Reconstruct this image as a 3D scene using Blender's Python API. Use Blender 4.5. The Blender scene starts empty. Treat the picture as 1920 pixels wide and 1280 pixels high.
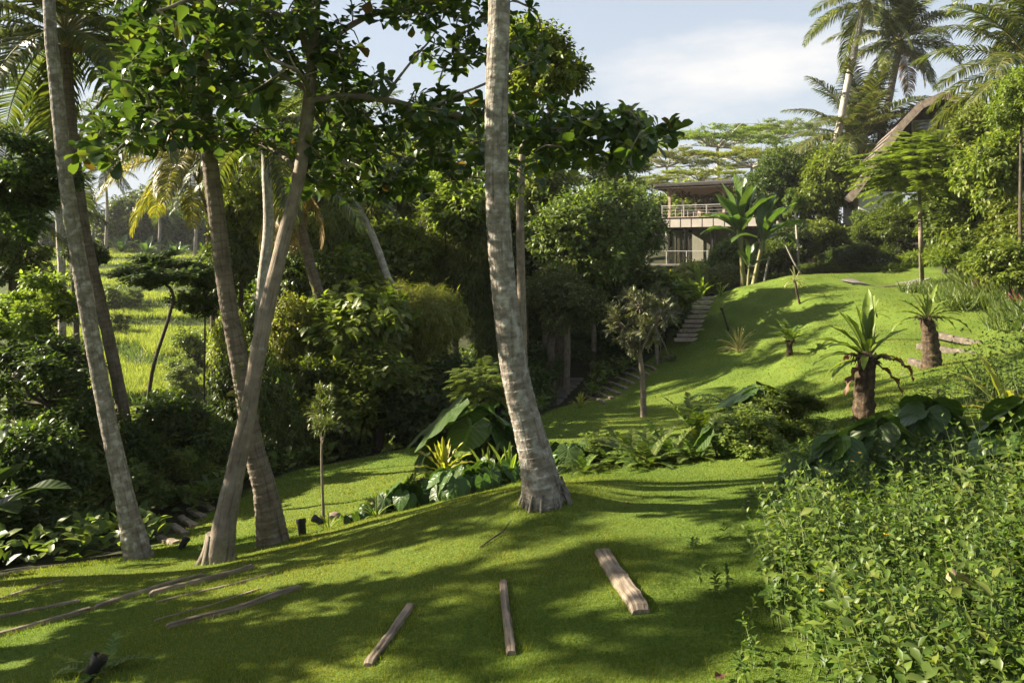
import bpy, math
import numpy as np
from mathutils import Vector

# ------------------------------------------------------------------ camera, sky, sun, exposure
sc = bpy.context.scene
COL = sc.collection
F, HY = 1387.0, 470.0          # focal length and horizon row of the 1920 px wide photograph
cam_d = bpy.data.cameras.new('camera'); cam = bpy.data.objects.new('camera', cam_d); COL.objects.link(cam)
cam.location = (0, 0, 0); cam.rotation_euler = (math.radians(90), 0, 0)
cam_d.sensor_width = 36.0; cam_d.lens = 36.0 * F / 1920.0
cam_d.shift_y = -(640.0 - HY) / 1920.0
cam_d.clip_start = 0.05; cam_d.clip_end = 3000
sc.camera = cam

SUN_EL, SUN_AZ = math.radians(29), math.radians(-80)     # azimuth clockwise from +Y: the sun stands to the left
sdir = Vector((math.sin(SUN_AZ) * math.cos(SUN_EL), math.cos(SUN_AZ) * math.cos(SUN_EL), math.sin(SUN_EL)))
sl = bpy.data.lights.new('sun', 'SUN'); so = bpy.data.objects.new('sun', sl); COL.objects.link(so)
sl.energy = 5.0; sl.angle = math.radians(0.5); sl.color = (1.0, 0.89, 0.70)
so.rotation_euler = sdir.to_track_quat('Z', 'Y').to_euler(); so.location = (-40, 0, 40)

w = bpy.data.worlds.new('World'); sc.world = w; w.use_nodes = True
nt = w.node_tree; nt.nodes.clear()
def wn(t, **k):
    n = nt.nodes.new(t)
    for a, b in k.items(): setattr(n, a, b)
    return n
sky = wn('ShaderNodeTexSky', sky_type='NISHITA', sun_disc=False, sun_elevation=SUN_EL, sun_rotation=SUN_AZ,
         air_density=1.0, dust_density=1.6, ozone_density=1.0)
tc = wn('ShaderNodeTexCoord')
mp = wn('ShaderNodeMapping'); mp.inputs['Scale'].default_value = (2.2, 2.2, 7.5); mp.inputs['Location'].default_value = (0.35, 0.1, 0.2)
no = wn('ShaderNodeTexNoise'); no.inputs['Scale'].default_value = 1.6; no.inputs['Detail'].default_value = 8; no.inputs['Roughness'].default_value = 0.58
nt.links.new(tc.outputs['Generated'], mp.inputs['Vector']); nt.links.new(mp.outputs[0], no.inputs['Vector'])
# a long cloud bank low on the right and thin veils elsewhere
mp2 = wn('ShaderNodeMapping'); mp2.vector_type = 'POINT'
cd = Vector((0.285, 1.0, 0.243)).normalized()
SX = (4.6, 2.0, 17.0)
mp2.inputs['Scale'].default_value = SX; mp2.inputs['Location'].default_value = [-cd[i] * SX[i] for i in range(3)]
ln = wn('ShaderNodeVectorMath', operation='LENGTH')
nt.links.new(tc.outputs['Generated'], mp2.inputs['Vector']); nt.links.new(mp2.outputs[0], ln.inputs[0])
ml = wn('ShaderNodeMapRange'); ml.inputs[1].default_value = 1.15; ml.inputs[2].default_value = 0.2; ml.inputs[3].default_value = 0; ml.inputs[4].default_value = 0.45
nt.links.new(ln.outputs['Value'], ml.inputs[0])
ad = wn('ShaderNodeMath', operation='ADD'); nt.links.new(no.outputs[0], ad.inputs[0]); nt.links.new(ml.outputs[0], ad.inputs[1])
cr = wn('ShaderNodeValToRGB'); cr.color_ramp.elements[0].position = 0.57; cr.color_ramp.elements[1].position = 0.86
nt.links.new(ad.outputs[0], cr.inputs[0])
sx = wn('ShaderNodeSeparateXYZ'); nt.links.new(tc.outputs['Generated'], sx.inputs[0])
hz = wn('ShaderNodeMapRange'); hz.inputs[1].default_value = 0.42; hz.inputs[2].default_value = 0.0; hz.inputs[3].default_value = 0.6; hz.inputs[4].default_value = 0.95
nt.links.new(sx.outputs['Z'], hz.inputs[0])
m1 = wn('ShaderNodeMixRGB'); m1.inputs[2].default_value = (3.15, 3.4, 3.7, 1); nt.links.new(hz.outputs[0], m1.inputs[0]); nt.links.new(sky.outputs[0], m1.inputs[1])
m2 = wn('ShaderNodeMixRGB'); m2.inputs[2].default_value = (4.5, 4.45, 4.4, 1); nt.links.new(cr.outputs[0], m2.inputs[0]); nt.links.new(m1.outputs[0], m2.inputs[1])
bg = wn('ShaderNodeBackground'); bg.inputs['Strength'].default_value = 0.05
wo = wn('ShaderNodeOutputWorld')
nt.links.new(m2.outputs[0], bg.inputs[0]); nt.links.new(bg.outputs[0], wo.inputs[0])

vs = sc.view_settings
vs.view_transform = 'Standard'; vs.look = 'None'; vs.gamma = 1.0; vs.use_curve_mapping = False
vs.exposure = 2.15
cy = sc.cycles
cy.max_bounces = 7; cy.diffuse_bounces = 4; cy.glossy_bounces = 2; cy.transmission_bounces = 4; cy.transparent_max_bounces = 6
cy.volume_bounces = 0; cy.caustics_reflective = False; cy.caustics_refractive = False; cy.use_denoising = True

# ------------------------------------------------------------------ helpers
R = np.random.RandomState(11)
def nrm(v): return v / np.maximum(np.linalg.norm(v, axis=-1, keepdims=True), 1e-9)
def P(px, py, D): return np.array([(px - 960) / F * D, D, (HY - py) / F * D])
def S(px, D): return px / F * D
def hash3(i, j, k, seed):
    n = (i.astype(np.int64) * 374761393 + j.astype(np.int64) * 668265263 + k.astype(np.int64) * 2147483647 + seed * 974711) & 0xffffffff
    n = ((n ^ (n >> 13)) * 1274126177) & 0xffffffff
    n = n ^ (n >> 16)
    return (n & 0xffff) / 65535.0
def noise3(p, seed=0):
    p = np.asarray(p, float); f = np.floor(p); t = p - f; t = t * t * (3 - 2 * t); f = f.astype(np.int64)
    out = 0
    for a in (0, 1):
        for b in (0, 1):
            for c in (0, 1):
                wgt = (t[..., 0] if a else 1 - t[..., 0]) * (t[..., 1] if b else 1 - t[..., 1]) * (t[..., 2] if c else 1 - t[..., 2])
                out = out + wgt * hash3(f[..., 0] + a, f[..., 1] + b, f[..., 2] + c, seed)
    return out
def fbm(p, seed=0, o=3):
    s = 0; a = 0.5; p = np.asarray(p, float)
    for i in range(o): s = s + a * noise3(p, seed + i); p = p * 2.03 + 7.1; a *= 0.5
    return s / (1 - 0.5 ** o)

class MB:
    def __init__(s): s.V = []; s.L = []; s.N = []; s.M = []; s.U = []; s.n = 0
    def add(s, V, Fc, m=0, uv=None):
        V = np.asarray(V, float).reshape(-1, 3); Fc = np.asarray(Fc, np.int64)
        s.V.append(V); s.L.append((Fc + s.n).ravel()); s.N.append(np.full(len(Fc), Fc.shape[1])); s.M.append(np.full(len(Fc), m))
        s.U.append(np.zeros((len(V), 2)) if uv is None else np.asarray(uv, float)); s.n += len(V); return s
    def mesh(s, name, mats, base=(0, 0, 0), smooth=True):
        V = np.concatenate(s.V) - np.asarray(base, float); L = np.concatenate(s.L); N = np.concatenate(s.N); M = np.concatenate(s.M); U = np.concatenate(s.U)
        me = bpy.data.meshes.new(name)
        me.vertices.add(len(V)); me.vertices.foreach_set('co', V.astype(np.float32).ravel())
        me.loops.add(len(L)); me.loops.foreach_set('vertex_index', L.astype(np.int32))
        me.polygons.add(len(N)); st = np.concatenate([[0], np.cumsum(N)[:-1]])
        me.polygons.foreach_set('loop_start', st.astype(np.int32)); me.polygons.foreach_set('loop_total', N.astype(np.int32))
        me.polygons.foreach_set('material_index', M.astype(np.int32)); me.polygons.foreach_set('use_smooth', np.full(len(N), bool(smooth)))
        ul = me.uv_layers.new(name='uv'); ul.data.foreach_set('uv', U[L].astype(np.float32).ravel())
        for m in (mats if isinstance(mats, (list, tuple)) else [mats]): me.materials.append(m)
        me.update(calc_edges=True); return me
def tag(o, label=None, cat=None, group=None, kind=None):
    if label: o['label'] = label
    if cat: o['category'] = cat
    if group: o['group'] = group
    if kind: o['kind'] = kind
    return o
def link(name, me, parent=None, loc=None, rot=None, scale=None):
    o = bpy.data.objects.new(name, me); COL.objects.link(o)
    if parent is not None: o.parent = parent
    if loc is not None: o.location = [float(q) for q in loc]
    if rot is not None: o.rotation_euler = rot
    if scale is not None: o.scale = scale if hasattr(scale, '__len__') else (scale,) * 3
    return o
def thing(name, label, cat, base=(0, 0, 0), group=None, rot=None):
    return tag(link(name, None, None, base, rot), label, cat, group)
def part(name, mb, mats, parent, base=None, smooth=True):
    if base is None:
        base = np.zeros(3); q = parent
        while q is not None: base = base + np.array(q.location); q = q.parent
    return link(name, mb.mesh(name, mats, tuple(base), smooth), parent)

def catmull(pts, n):
    pts = np.asarray(pts, float); k = len(pts)
    if k == 2: t = np.linspace(0, 1, n)[:, None]; return pts[0] * (1 - t) + pts[1] * t
    e = np.concatenate([[2 * pts[0] - pts[1]], pts, [2 * pts[-1] - pts[-2]]])
    u = np.linspace(0, k - 1 - 1e-9, n); i = u.astype(int); t = (u - i)[:, None]
    p0, p1, p2, p3 = e[i], e[i + 1], e[i + 2], e[i + 3]
    return 0.5 * (2 * p1 + (p2 - p0) * t + (2 * p0 - 5 * p1 + 4 * p2 - p3) * t ** 2 + (3 * p1 - p0 - 3 * p2 + p3) * t ** 3)
def tube(mb, pts, rad, sides=8, m=0, disp=None, cap=True, seg=None):
    """a tube through pts with a radius per point; disp(theta, v, xyz) multiplies the radius"""
    pts = np.asarray(pts, float); rad = np.asarray(rad, float)
    if seg:
        uu = np.linspace(0, 1, seg); rad = np.interp(uu, np.linspace(0, 1, len(rad)), rad); pts = catmull(pts, seg)
    elif len(rad) != len(pts): rad = np.interp(np.linspace(0, 1, len(pts)), np.linspace(0, 1, len(rad)), rad)
    n = len(pts); tg = nrm(np.gradient(pts, axis=0))
    ref = np.array([0, 1.0, 0]) if abs(tg[:, 2]).mean() > 0.6 else np.array([0, 0, 1.0])
    sx_ = nrm(np.cross(ref, tg)); sy_ = np.cross(tg, sx_)
    th = np.linspace(0, 2 * np.pi, sides + 1)
    d = np.concatenate([[0], np.cumsum(np.linalg.norm(np.diff(pts, axis=0), axis=1))])
    C = np.cos(th)[None, :, None]; Sn = np.sin(th)[None, :, None]
    rr = np.repeat(rad[:, None], sides + 1, 1)
    if disp is not None:
        base = pts[:, None] + (sx_[:, None] * C + sy_[:, None] * Sn) * rr[..., None]
        rr = rr * disp(np.repeat(th[None], n, 0), np.repeat(d[:, None], sides + 1, 1), base); rr[:, -1] = rr[:, 0]
    V = pts[:, None] + (sx_[:, None] * C + sy_[:, None] * Sn) * rr[..., None]
    uv = np.stack([np.repeat(th[None] / (2 * np.pi), n, 0), np.repeat(d[:, None], sides + 1, 1)], -1)
    i = np.arange(n - 1)[:, None] * (sides + 1) + np.arange(sides)[None]
    q = np.stack([i, i + 1, i + sides + 2, i + sides + 1], -1).reshape(-1, 4)
    mb.add(V, q, m, uv.reshape(-1, 2))
    if cap:
        for e in (0, n - 1):
            ring = V[e, :sides]; c = ring.mean(0)
            a = np.arange(sides); b = (a + 1) % sides
            f = np.stack([np.full(sides, sides), b, a] if e == 0 else [np.full(sides, sides), a, b], -1)
            mb.add(np.vstack([ring, c]), f, m, np.tile([[0.0, d[e]]], (sides + 1, 1)))
    return mb
BOXF = np.array([[0, 3, 2, 1], [4, 5, 6, 7], [0, 1, 5, 4], [1, 2, 6, 5], [2, 3, 7, 6], [3, 0, 4, 7]])
def box(mb, o, ax, ay, az, m=0):
    """box spanned by three edge vectors from corner o"""
    o, ax, ay, az = (np.asarray(q, float) for q in (o, ax, ay, az))
    V = np.array([o, o + ax, o + ax + ay, o + ay, o + az, o + ax + az, o + ax + ay + az, o + ay + az])
    la, lb, lc = (np.linalg.norm(q) for q in (ax, ay, az))
    # separate the faces so that each keeps a crisp edge and its own uv
    for f in BOXF:
        q = V[f]; u = np.linalg.norm(q[1] - q[0]); v = np.linalg.norm(q[3] - q[0])
        mb.add(q, [[0, 1, 2, 3]], m, [[0, 0], [u, 0], [u, v], [0, v]] if u >= v else [[0, 0], [0, u], [v, u], [v, 0]])
    return mb
def bar(mb, a, b, wd, ht, m=0):
    a, b = np.asarray(a, float), np.asarray(b, float); d = b - a; dn = nrm(d)
    up = np.array([0, 0, 1.0]) if abs(dn[2]) < 0.9 else np.array([0, 1.0, 0])
    s = nrm(np.cross(dn, up)); u = np.cross(s, dn)
    return box(mb, a - s * wd / 2 - u * ht / 2, d, s * wd, u * ht, m)

# ------------------------------------------------------------------ materials
def newmat(name):
    m = bpy.data.materials.new(name); m.use_nodes = True; t = m.node_tree; t.nodes.clear()
    return m, t, t.nodes.new, t.links.new
def ramp(N, stops):
    r = N('ShaderNodeValToRGB'); e = r.color_ramp.elements
    while len(e) < len(stops): e.new(0.5)
    for q, (p, c) in zip(e, stops): q.position = p; q.color = (c[0], c[1], c[2], 1)
    return r
def leafmat(name, stops, trans=0.45, rough=0.42, spec=0.35, tint=(1.35, 1.45, 0.55), veins=False, odd=None):
    m, t, N, Lk = newmat(name)
    g = N('ShaderNodeNewGeometry'); r = ramp(N, stops); Lk(g.outputs['Random Per Island'], r.inputs[0])
    oi = N('ShaderNodeObjectInfo'); hs = N('ShaderNodeHueSaturation')
    mr = N('ShaderNodeMapRange'); mr.inputs[3].default_value = 0.80; mr.inputs[4].default_value = 1.2
    Lk(oi.outputs['Random'], mr.inputs[0]); Lk(mr.outputs[0], hs.inputs['Value'])
    mh = N('ShaderNodeMapRange'); mh.inputs[3].default_value = 0.488; mh.inputs[4].default_value = 0.508
    Lk(oi.outputs['Random'], mh.inputs[0]); Lk(mh.outputs[0], hs.inputs['Hue']); Lk(r.outputs[0], hs.inputs['Color'])
    col = hs.outputs[0]
    bs = N('ShaderNodeBsdfPrincipled'); bs.inputs['Roughness'].default_value = rough; bs.inputs['Specular IOR Level'].default_value = spec
    if veins:
        u = N('ShaderNodeUVMap'); u.uv_map = 'uv'; sp = N('ShaderNodeSeparateXYZ'); Lk(u.outputs[0], sp.inputs[0])
        # uv: x = signed distance from the midrib, y = slanted vein phase
        wv = N('ShaderNodeMath'); wv.operation = 'SINE'; Lk(sp.outputs['Y'], wv.inputs[0])
        vr = ramp(N, [(0.0, (1, 1, 1)), (0.90, (1, 1, 1)), (1.0, (1.45, 1.4, 1.3))]); Lk(wv.outputs[0], vr.inputs[0])
        ab = N('ShaderNodeMath'); ab.operation = 'ABSOLUTE'; Lk(sp.outputs['X'], ab.inputs[0])
        rr = ramp(N, [(0.0, (1.6, 1.55, 1.3)), (0.03, (1.6, 1.55, 1.3)), (0.06, (1, 1, 1))]); Lk(ab.outputs[0], rr.inputs[0])
        k1 = N('ShaderNodeMixRGB'); k1.blend_type = 'MULTIPLY'; k1.inputs[0].default_value = 1; Lk(col, k1.inputs[1]); Lk(vr.outputs[0], k1.inputs[2])
        k2 = N('ShaderNodeMixRGB'); k2.blend_type = 'MULTIPLY'; k2.inputs[0].default_value = 1; Lk(k1.outputs[0], k2.inputs[1]); Lk(rr.outputs[0], k2.inputs[2])
        col = k2.outputs[0]
        bp = N('ShaderNodeBump'); bp.inputs['Strength'].default_value = 0.2; bp.inputs['Distance'].default_value = 0.015
        Lk(wv.outputs[0], bp.inputs['Height']); Lk(bp.outputs[0], bs.inputs['Normal'])
    Lk(col, bs.inputs['Base Color'])
    tr = N('ShaderNodeBsdfTranslucent'); k = N('ShaderNodeMixRGB'); k.blend_type = 'MULTIPLY'; k.inputs[0].default_value = 1
    k.inputs[2].default_value = (*tint, 1); Lk(col, k.inputs[1]); Lk(k.outputs[0], tr.inputs[0])
    mx = N('ShaderNodeMixShader'); mx.inputs[0].default_value = trans; Lk(bs.outputs[0], mx.inputs[1]); Lk(tr.outputs[0], mx.inputs[2])
    o = N('ShaderNodeOutputMaterial'); Lk(mx.outputs[0], o.inputs[0]); return m
def barkmat(name, stops, ring=0.0, scale=6.0, bump=0.5, lichen=0.35, lcol=(0.42, 0.42, 0.37), ringk=.7):
    """uv.y runs along the trunk in metres: ring scars, lichen blotches, fissures"""
    m, t, N, Lk = newmat(name)
    tcn = N('ShaderNodeTexCoord'); u = N('ShaderNodeUVMap'); u.uv_map = 'uv'
    n1 = N('ShaderNodeTexNoise'); n1.inputs['Scale'].default_value = scale; n1.inputs['Detail'].default_value = 8; n1.inputs['Roughness'].default_value = 0.65
    Lk(tcn.outputs['Object'], n1.inputs['Vector'])
    r = ramp(N, stops); Lk(n1.outputs[0], r.inputs[0])
    n2 = N('ShaderNodeTexNoise'); n2.inputs['Scale'].default_value = scale * 1.7; n2.inputs['Detail'].default_value = 5; n2.noise_dimensions = '4D'; n2.inputs['W'].default_value = 3.3
    Lk(tcn.outputs['Object'], n2.inputs['Vector'])
    lr = ramp(N, [(1 - lichen - 0.13, (0, 0, 0)), (1 - lichen + 0.05, (1, 1, 1))]); Lk(n2.outputs[0], lr.inputs[0])
    mx = N('ShaderNodeMixRGB'); mx.inputs[2].default_value = (*lcol, 1); Lk(lr.outputs[0], mx.inputs[0]); Lk(r.outputs[0], mx.inputs[1])
    col = mx.outputs[0]; h = n1.outputs[0]
    sp = N('ShaderNodeSeparateXYZ'); Lk(u.outputs[0], sp.inputs[0])
    if ring:
        a = N('ShaderNodeMath'); a.operation = 'MULTIPLY_ADD'; a.inputs[1].default_value = 0.10; Lk(n1.outputs[0], a.inputs[0]); Lk(sp.outputs['Y'], a.inputs[2])
        b = N('ShaderNodeMath'); b.operation = 'DIVIDE'; b.inputs[1].default_value = ring; Lk(a.outputs[0], b.inputs[0])
        c = N('ShaderNodeMath'); c.operation = 'FRACT'; Lk(b.outputs[0], c.inputs[0])
        rr = ramp(N, [(0.0, (0.55, 0.52, 0.5)), (0.12, (0.8, 0.8, 0.8)), (0.3, (1, 1, 1)), (1.0, (1.08, 1.08, 1.08))]); Lk(c.outputs[0], rr.inputs[0])
        k = N('ShaderNodeMixRGB'); k.blend_type = 'MULTIPLY'; k.inputs[0].default_value = ringk; Lk(col, k.inputs[1]); Lk(rr.outputs[0], k.inputs[2]); col = k.outputs[0]
        hh = N('ShaderNodeMath'); hh.operation = 'MULTIPLY_ADD'; hh.inputs[1].default_value = 0.6; Lk(c.outputs[0], hh.inputs[0]); Lk(n1.outputs[0], hh.inputs[2]); h = hh.outputs[0]
    # vertical fissures
    mpp = N('ShaderNodeMapping'); mpp.inputs['Scale'].default_value = (22, 2.2, 1); Lk(u.outputs[0], mpp.inputs[0])
    n3 = N('ShaderNodeTexNoise'); n3.inputs['Scale'].default_value = 1.0; n3.inputs['Detail'].default_value = 6; Lk(mpp.outputs[0], n3.inputs['Vector'])
    fr = ramp(N, [(0.33, (0.45, 0.42, 0.4)), (0.47, (1, 1, 1))]); Lk(n3.outputs[0], fr.inputs[0])
    k3 = N('ShaderNodeMixRGB'); k3.blend_type = 'MULTIPLY'; k3.inputs[0].default_value = 0.7; Lk(col, k3.inputs[1]); Lk(fr.outputs[0], k3.inputs[2])
    h2 = N('ShaderNodeMath'); h2.operation = 'ADD'; Lk(h, h2.inputs[0]); Lk(n3.outputs[0], h2.inputs[1])
    bp = N('ShaderNodeBump'); bp.inputs['Strength'].default_value = bump; bp.inputs['Distance'].default_value = 0.03; Lk(h2.outputs[0], bp.inputs['Height'])
    bs = N('ShaderNodeBsdfPrincipled'); bs.inputs['Roughness'].default_value = 0.85; bs.inputs['Specular IOR Level'].default_value = 0.2
    Lk(k3.outputs[0], bs.inputs['Base Color']); Lk(bp.outputs[0], bs.inputs['Normal'])
    o = N('ShaderNodeOutputMaterial'); Lk(bs.outputs[0], o.inputs[0]); return m
def plainmat(name, stops, scale=(5, 5, 5), rough=0.7, bump=0.2, coord='Object', spec=0.3, metal=0.0, detail=6):
    m, t, N, Lk = newmat(name)
    tcn = N('ShaderNodeTexCoord'); mpp = N('ShaderNodeMapping'); mpp.inputs['Scale'].default_value = scale; Lk(tcn.outputs[coord], mpp.inputs[0])
    n1 = N('ShaderNodeTexNoise'); n1.inputs['Scale'].default_value = 1; n1.inputs['Detail'].default_value = detail; n1.inputs['Roughness'].default_value = 0.6; Lk(mpp.outputs[0], n1.inputs['Vector'])
    r = ramp(N, stops); Lk(n1.outputs[0], r.inputs[0])
    bs = N('ShaderNodeBsdfPrincipled'); bs.inputs['Roughness'].default_value = rough; bs.inputs['Specular IOR Level'].default_value = spec; bs.inputs['Metallic'].default_value = metal
    Lk(r.outputs[0], bs.inputs['Base Color'])
    if bump:
        bp = N('ShaderNodeBump'); bp.inputs['Strength'].default_value = bump; bp.inputs['Distance'].default_value = 0.02; Lk(n1.outputs[0], bp.inputs['Height']); Lk(bp.outputs[0], bs.inputs['Normal'])
    o = N('ShaderNodeOutputMaterial'); Lk(bs.outputs[0], o.inputs[0]); return m
def _ol(c): return (c[0] * 1.11, c[1] * .985, c[2] * .88)
def g3(a, b, c): return [(0.0, _ol(a)), (0.55, _ol(b)), (1.0, _ol(c))]

LM = {
 'dark':  leafmat('dark_leaf',  g3((.026, .052, .014), (.048, .088, .021), (.085, .13, .03))),
 'mid':   leafmat('mid_leaf',   g3((.040, .076, .016), (.082, .136, .027), (.15, .20, .045)), trans=.46),
 'light': leafmat('light_leaf', g3((.064, .112, .020), (.12, .18, .034), (.20, .25, .06)), trans=.48),
 'yellow': leafmat('yellow_green_leaf', g3((.10, .15, .022), (.17, .22, .035), (.27, .28, .06))),
 'bamboo': leafmat('bamboo_leaf', g3((.085, .125, .028), (.15, .20, .05), (.24, .27, .085))),
 'grey':  leafmat('grey_green_leaf', g3((.07, .09, .05), (.12, .145, .085), (.19, .21, .13)), trans=.25),
 'almond': leafmat('almond_leaf', [(0, (.024, .044, .010)), (.5, (.042, .072, .016)), (.9, (.085, .118, .022)), (.985, (.15, .17, .03)), (.993, (.11, .07, .02)), (1, (.12, .07, .02))], trans=.40, rough=.36, spec=.4),
 'pale':  leafmat('pale_leaf', g3((.045, .075, .022), (.09, .125, .045), (.16, .19, .085)), trans=.3, rough=.35),
 'palm':  leafmat('palm_leaflet', g3((.030, .055, .014), (.062, .095, .022), (.12, .15, .04)), trans=.35, rough=.38, spec=.45),
 'palmy': leafmat('yellowing_palm_leaflet', g3((.07, .09, .018), (.15, .16, .03), (.28, .25, .06)), trans=.4, rough=.42),  # yellow glow of backlit fronds put into the leaflet colour
 'palmg': leafmat('sunlit_palm_leaflet', g3((.032, .056, .014), (.068, .098, .024), (.14, .155, .045)), trans=.38, rough=.38, spec=.45),
 'palmdry': leafmat('dry_palm_leaflet', g3((.14, .10, .045), (.24, .18, .085), (.34, .27, .14)), trans=.3, rough=.6),
 'cover': leafmat('ground_cover_leaf', g3((.034, .078, .013), (.070, .136, .022), (.14, .21, .038)), trans=.42, rough=.46, spec=.28),
 'big':   leafmat('big_glossy_leaf', g3((.020, .055, .016), (.040, .085, .022), (.065, .115, .030)), trans=.34, rough=.40, spec=.34, veins=True),
 'biglight': leafmat('big_light_leaf', g3((.06, .115, .022), (.09, .16, .03), (.13, .20, .04)), trans=.42, rough=.34, veins=True),
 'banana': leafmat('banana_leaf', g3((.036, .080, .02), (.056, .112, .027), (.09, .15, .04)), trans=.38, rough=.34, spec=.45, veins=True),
 'bananad': leafmat('shaded_banana_leaf', g3((.020, .045, .012), (.032, .066, .016), (.05, .085, .022)), trans=.3, rough=.4, veins=True),  # darker copy of the banana leaf, shade put into its colour
 'strap': leafmat('strap_leaf', g3((.085, .15, .026), (.135, .205, .038), (.20, .26, .06)), trans=.48, rough=.36, veins=True),
 'strapy': leafmat('yellow_strap_leaf', g3((.15, .19, .03), (.24, .27, .045), (.34, .34, .08)), trans=.42, rough=.4, veins=True),
 'fern':  leafmat('fern_leaf', g3((.05, .10, .018), (.085, .145, .026), (.14, .20, .04)), trans=.42),
 'red':   leafmat('red_leaf', g3((.06, .012, .018), (.12, .02, .03), (.22, .04, .06)), trans=.35, tint=(1.6, .6, .6)),
 'grass': leafmat('lawn_blade', g3((.066, .112, .016), (.126, .176, .026), (.22, .24, .054)), trans=.45, rough=.6, spec=.15, tint=(1.25, 1.3, .45)),
 'grassd': leafmat('deep_lawn_blade', g3((.040, .088, .014), (.080, .142, .022), (.14, .19, .04)), trans=.45, rough=.6, spec=.15, tint=(1.25, 1.3, .45)),
 'grassy': leafmat('straw_lawn_blade', g3((.085, .125, .020), (.145, .185, .036), (.25, .26, .07)), trans=.45, rough=.6, spec=.15, tint=(1.25, 1.2, .5)),
 'rice':  leafmat('rice_blade', g3((.085, .125, .034), (.145, .19, .055), (.26, .28, .10)), trans=.5, rough=.6, spec=.15),
 'tuft':  leafmat('pale_grass_blade', g3((.16, .19, .08), (.28, .30, .15), (.4, .4, .24)), trans=.4),
 'thatchgrass': leafmat('bank_grass_blade', g3((.045, .08, .018), (.075, .12, .026), (.12, .16, .04)), trans=.4),
}
BK = {
 'palm': barkmat('coconut_bark', [(0.25, (.085, .072, .058)), (.42, (.18, .155, .128)), (.6, (.26, .228, .19)), (.78, (.34, .305, .26))], ring=.085, scale=8, bump=.9, lichen=.38, ringk=.5, lcol=(.40, .385, .34)),
 'palmd': barkmat('dark_coconut_bark', [(0.25, (.075, .058, .042)), (.5, (.15, .12, .09)), (.75, (.23, .19, .145))], ring=.10, scale=5, bump=.8, lichen=.26, lcol=(.28, .27, .23)),
 'tree': barkmat('smooth_tree_bark', [(0.25, (.10, .08, .06)), (.5, (.19, .155, .115)), (.75, (.28, .235, .18))], scale=7, bump=.5, lichen=.28, lcol=(.32, .31, .27)),
 'dark': barkmat('dark_bark', [(0.25, (.035, .028, .02)), (.5, (.075, .06, .042)), (.75, (.13, .105, .075))], scale=8, bump=.7, lichen=.2, lcol=(.16, .16, .12)),
 'pale': barkmat('pale_bark', [(0.25, (.20, .18, .145)), (.5, (.33, .30, .25)), (.75, (.45, .42, .36))], scale=6, bump=.5, lichen=.35, lcol=(.5, .49, .44)),
 'fern': barkmat('fern_trunk', [(0.25, (.02, .014, .01)), (.5, (.06, .042, .026)), (.75, (.15, .10, .06))], scale=16, bump=1.0, lichen=.1),
 'stem': plainmat('green_stem', [(0, (.05, .08, .02)), (1, (.11, .14, .04))], (9, 9, 9), .5),
 'stemp': plainmat('dark_purple_stem', [(0, (.03, .022, .018)), (1, (.07, .05, .035))], (9, 9, 9), .45),
 'bstem': plainmat('banana_stem', [(.3, (.09, .11, .035)), (.5, (.16, .15, .06)), (.75, (.12, .085, .045))], (3, 3, .8), .55, .3),
}
# ------------------------------------------------------------------ terrain
CP = []                                   # (x, y, z) control points of the ground
def cp(px, py, D): CP.append(tuple(P(px, py, D)))
for q in [(960,1280,3.7),(1165,1095,4.8),(1400,1280,3.65),(700,1280,3.9),(300,1280,4.2),(0,1280,4.4),(0,1190,5.6),(0,1130,6.5),(80,1062,8),
          (265,1045,9),(410,1052,8),(515,1015,8.4),(1025,935,7),(700,1000,7.2),(840,942,7.5),(980,905,8.2),(730,962,8.6),(600,1000,8.9),(1300,885,8.5),(1480,855,8.5),
          (1200,840,14),(1200,785,18),(1300,760,19),(1380,700,21.5),(1250,690,25),(1110,792,17),(1080,765,20),(1310,640,31),(1330,560,37),(1270,645,31),
          (1400,535,34),(1500,552,30),(1490,620,24.5),(1400,640,25.5),(1450,700,19.5),(1560,742,14.5),(1600,562,28),(1640,540,30),(1750,537,30),(1880,562,22),
          (1650,620,20),(1745,690,14),(1700,590,22),(1850,622,18),(1800,680,14.5),(1620,765,10),
          (1900,505,28),(1850,484,33),(1290,506,50),(1600,500,40),(1700,484,42),(1450,520,42),
          (650,900,13),(780,850,15.5),(570,876,15.5),(720,872,14.6),(450,952,12.5),(380,962,12.5),(335,1005,11),(830,830,17.5),
          (1050,760,22),(1080,715,29),(1110,752,23),(1200,690,27.5),(320,738,36),(320,655,45),(320,600,55),(320,525,75),(250,472,110),(600,472,110)]:
    cp(*q)
CP += [(-2,25,-6.4),(-6,24,-7),(-10,18,-6.2),(-9,14,-5.2),(-15,14,-5.6),(-8,10,-4.4),(-12,6,-4.0),(-20,20,-7),(-25,10,-6.2),(-40,30,-7.5),(-40,60,-4.5),(-60,110,0),(-50,-10,-5.5),
       (-8,-3,-3.4),(0,-4,-2.3),(6,-5,-1.0),(8,3,-1.1),(12,10,-1.1),(0,1,-2.2),(-4,1.5,-2.75),(1.6,2.2,-1.83),(3.4,4.8,-1.88),(5,7,-1.82),(2.2,3.5,-1.98),(4.5,3,-1.45),(7,10.5,-1.8),
       (20,60,0),(0,60,-2),(-3,42,-5.8),(4,40,-4.2),(40,60,2),(40,100,3),(0,112,0),(30,30,1.5),(25,20,.6),(20,5,.2),(20,-15,.2),(-20,-30,-3),(30,110,2),(-110,110,0),(-110,30,-6),(90,30,3)]
CP = np.array(CP)
def _U(r2): return 0.5 * r2 * np.log(np.maximum(r2, 1e-12))
_SC = 20.0
_c = CP[:, :2] / _SC; _n = len(_c)
_K = _U(((_c[:, None] - _c[None]) ** 2).sum(-1)) + np.eye(_n) * 0.004
_Pm = np.c_[np.ones(_n), _c]
_A = np.block([[_K, _Pm], [_Pm.T, np.zeros((3, 3))]])
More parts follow.
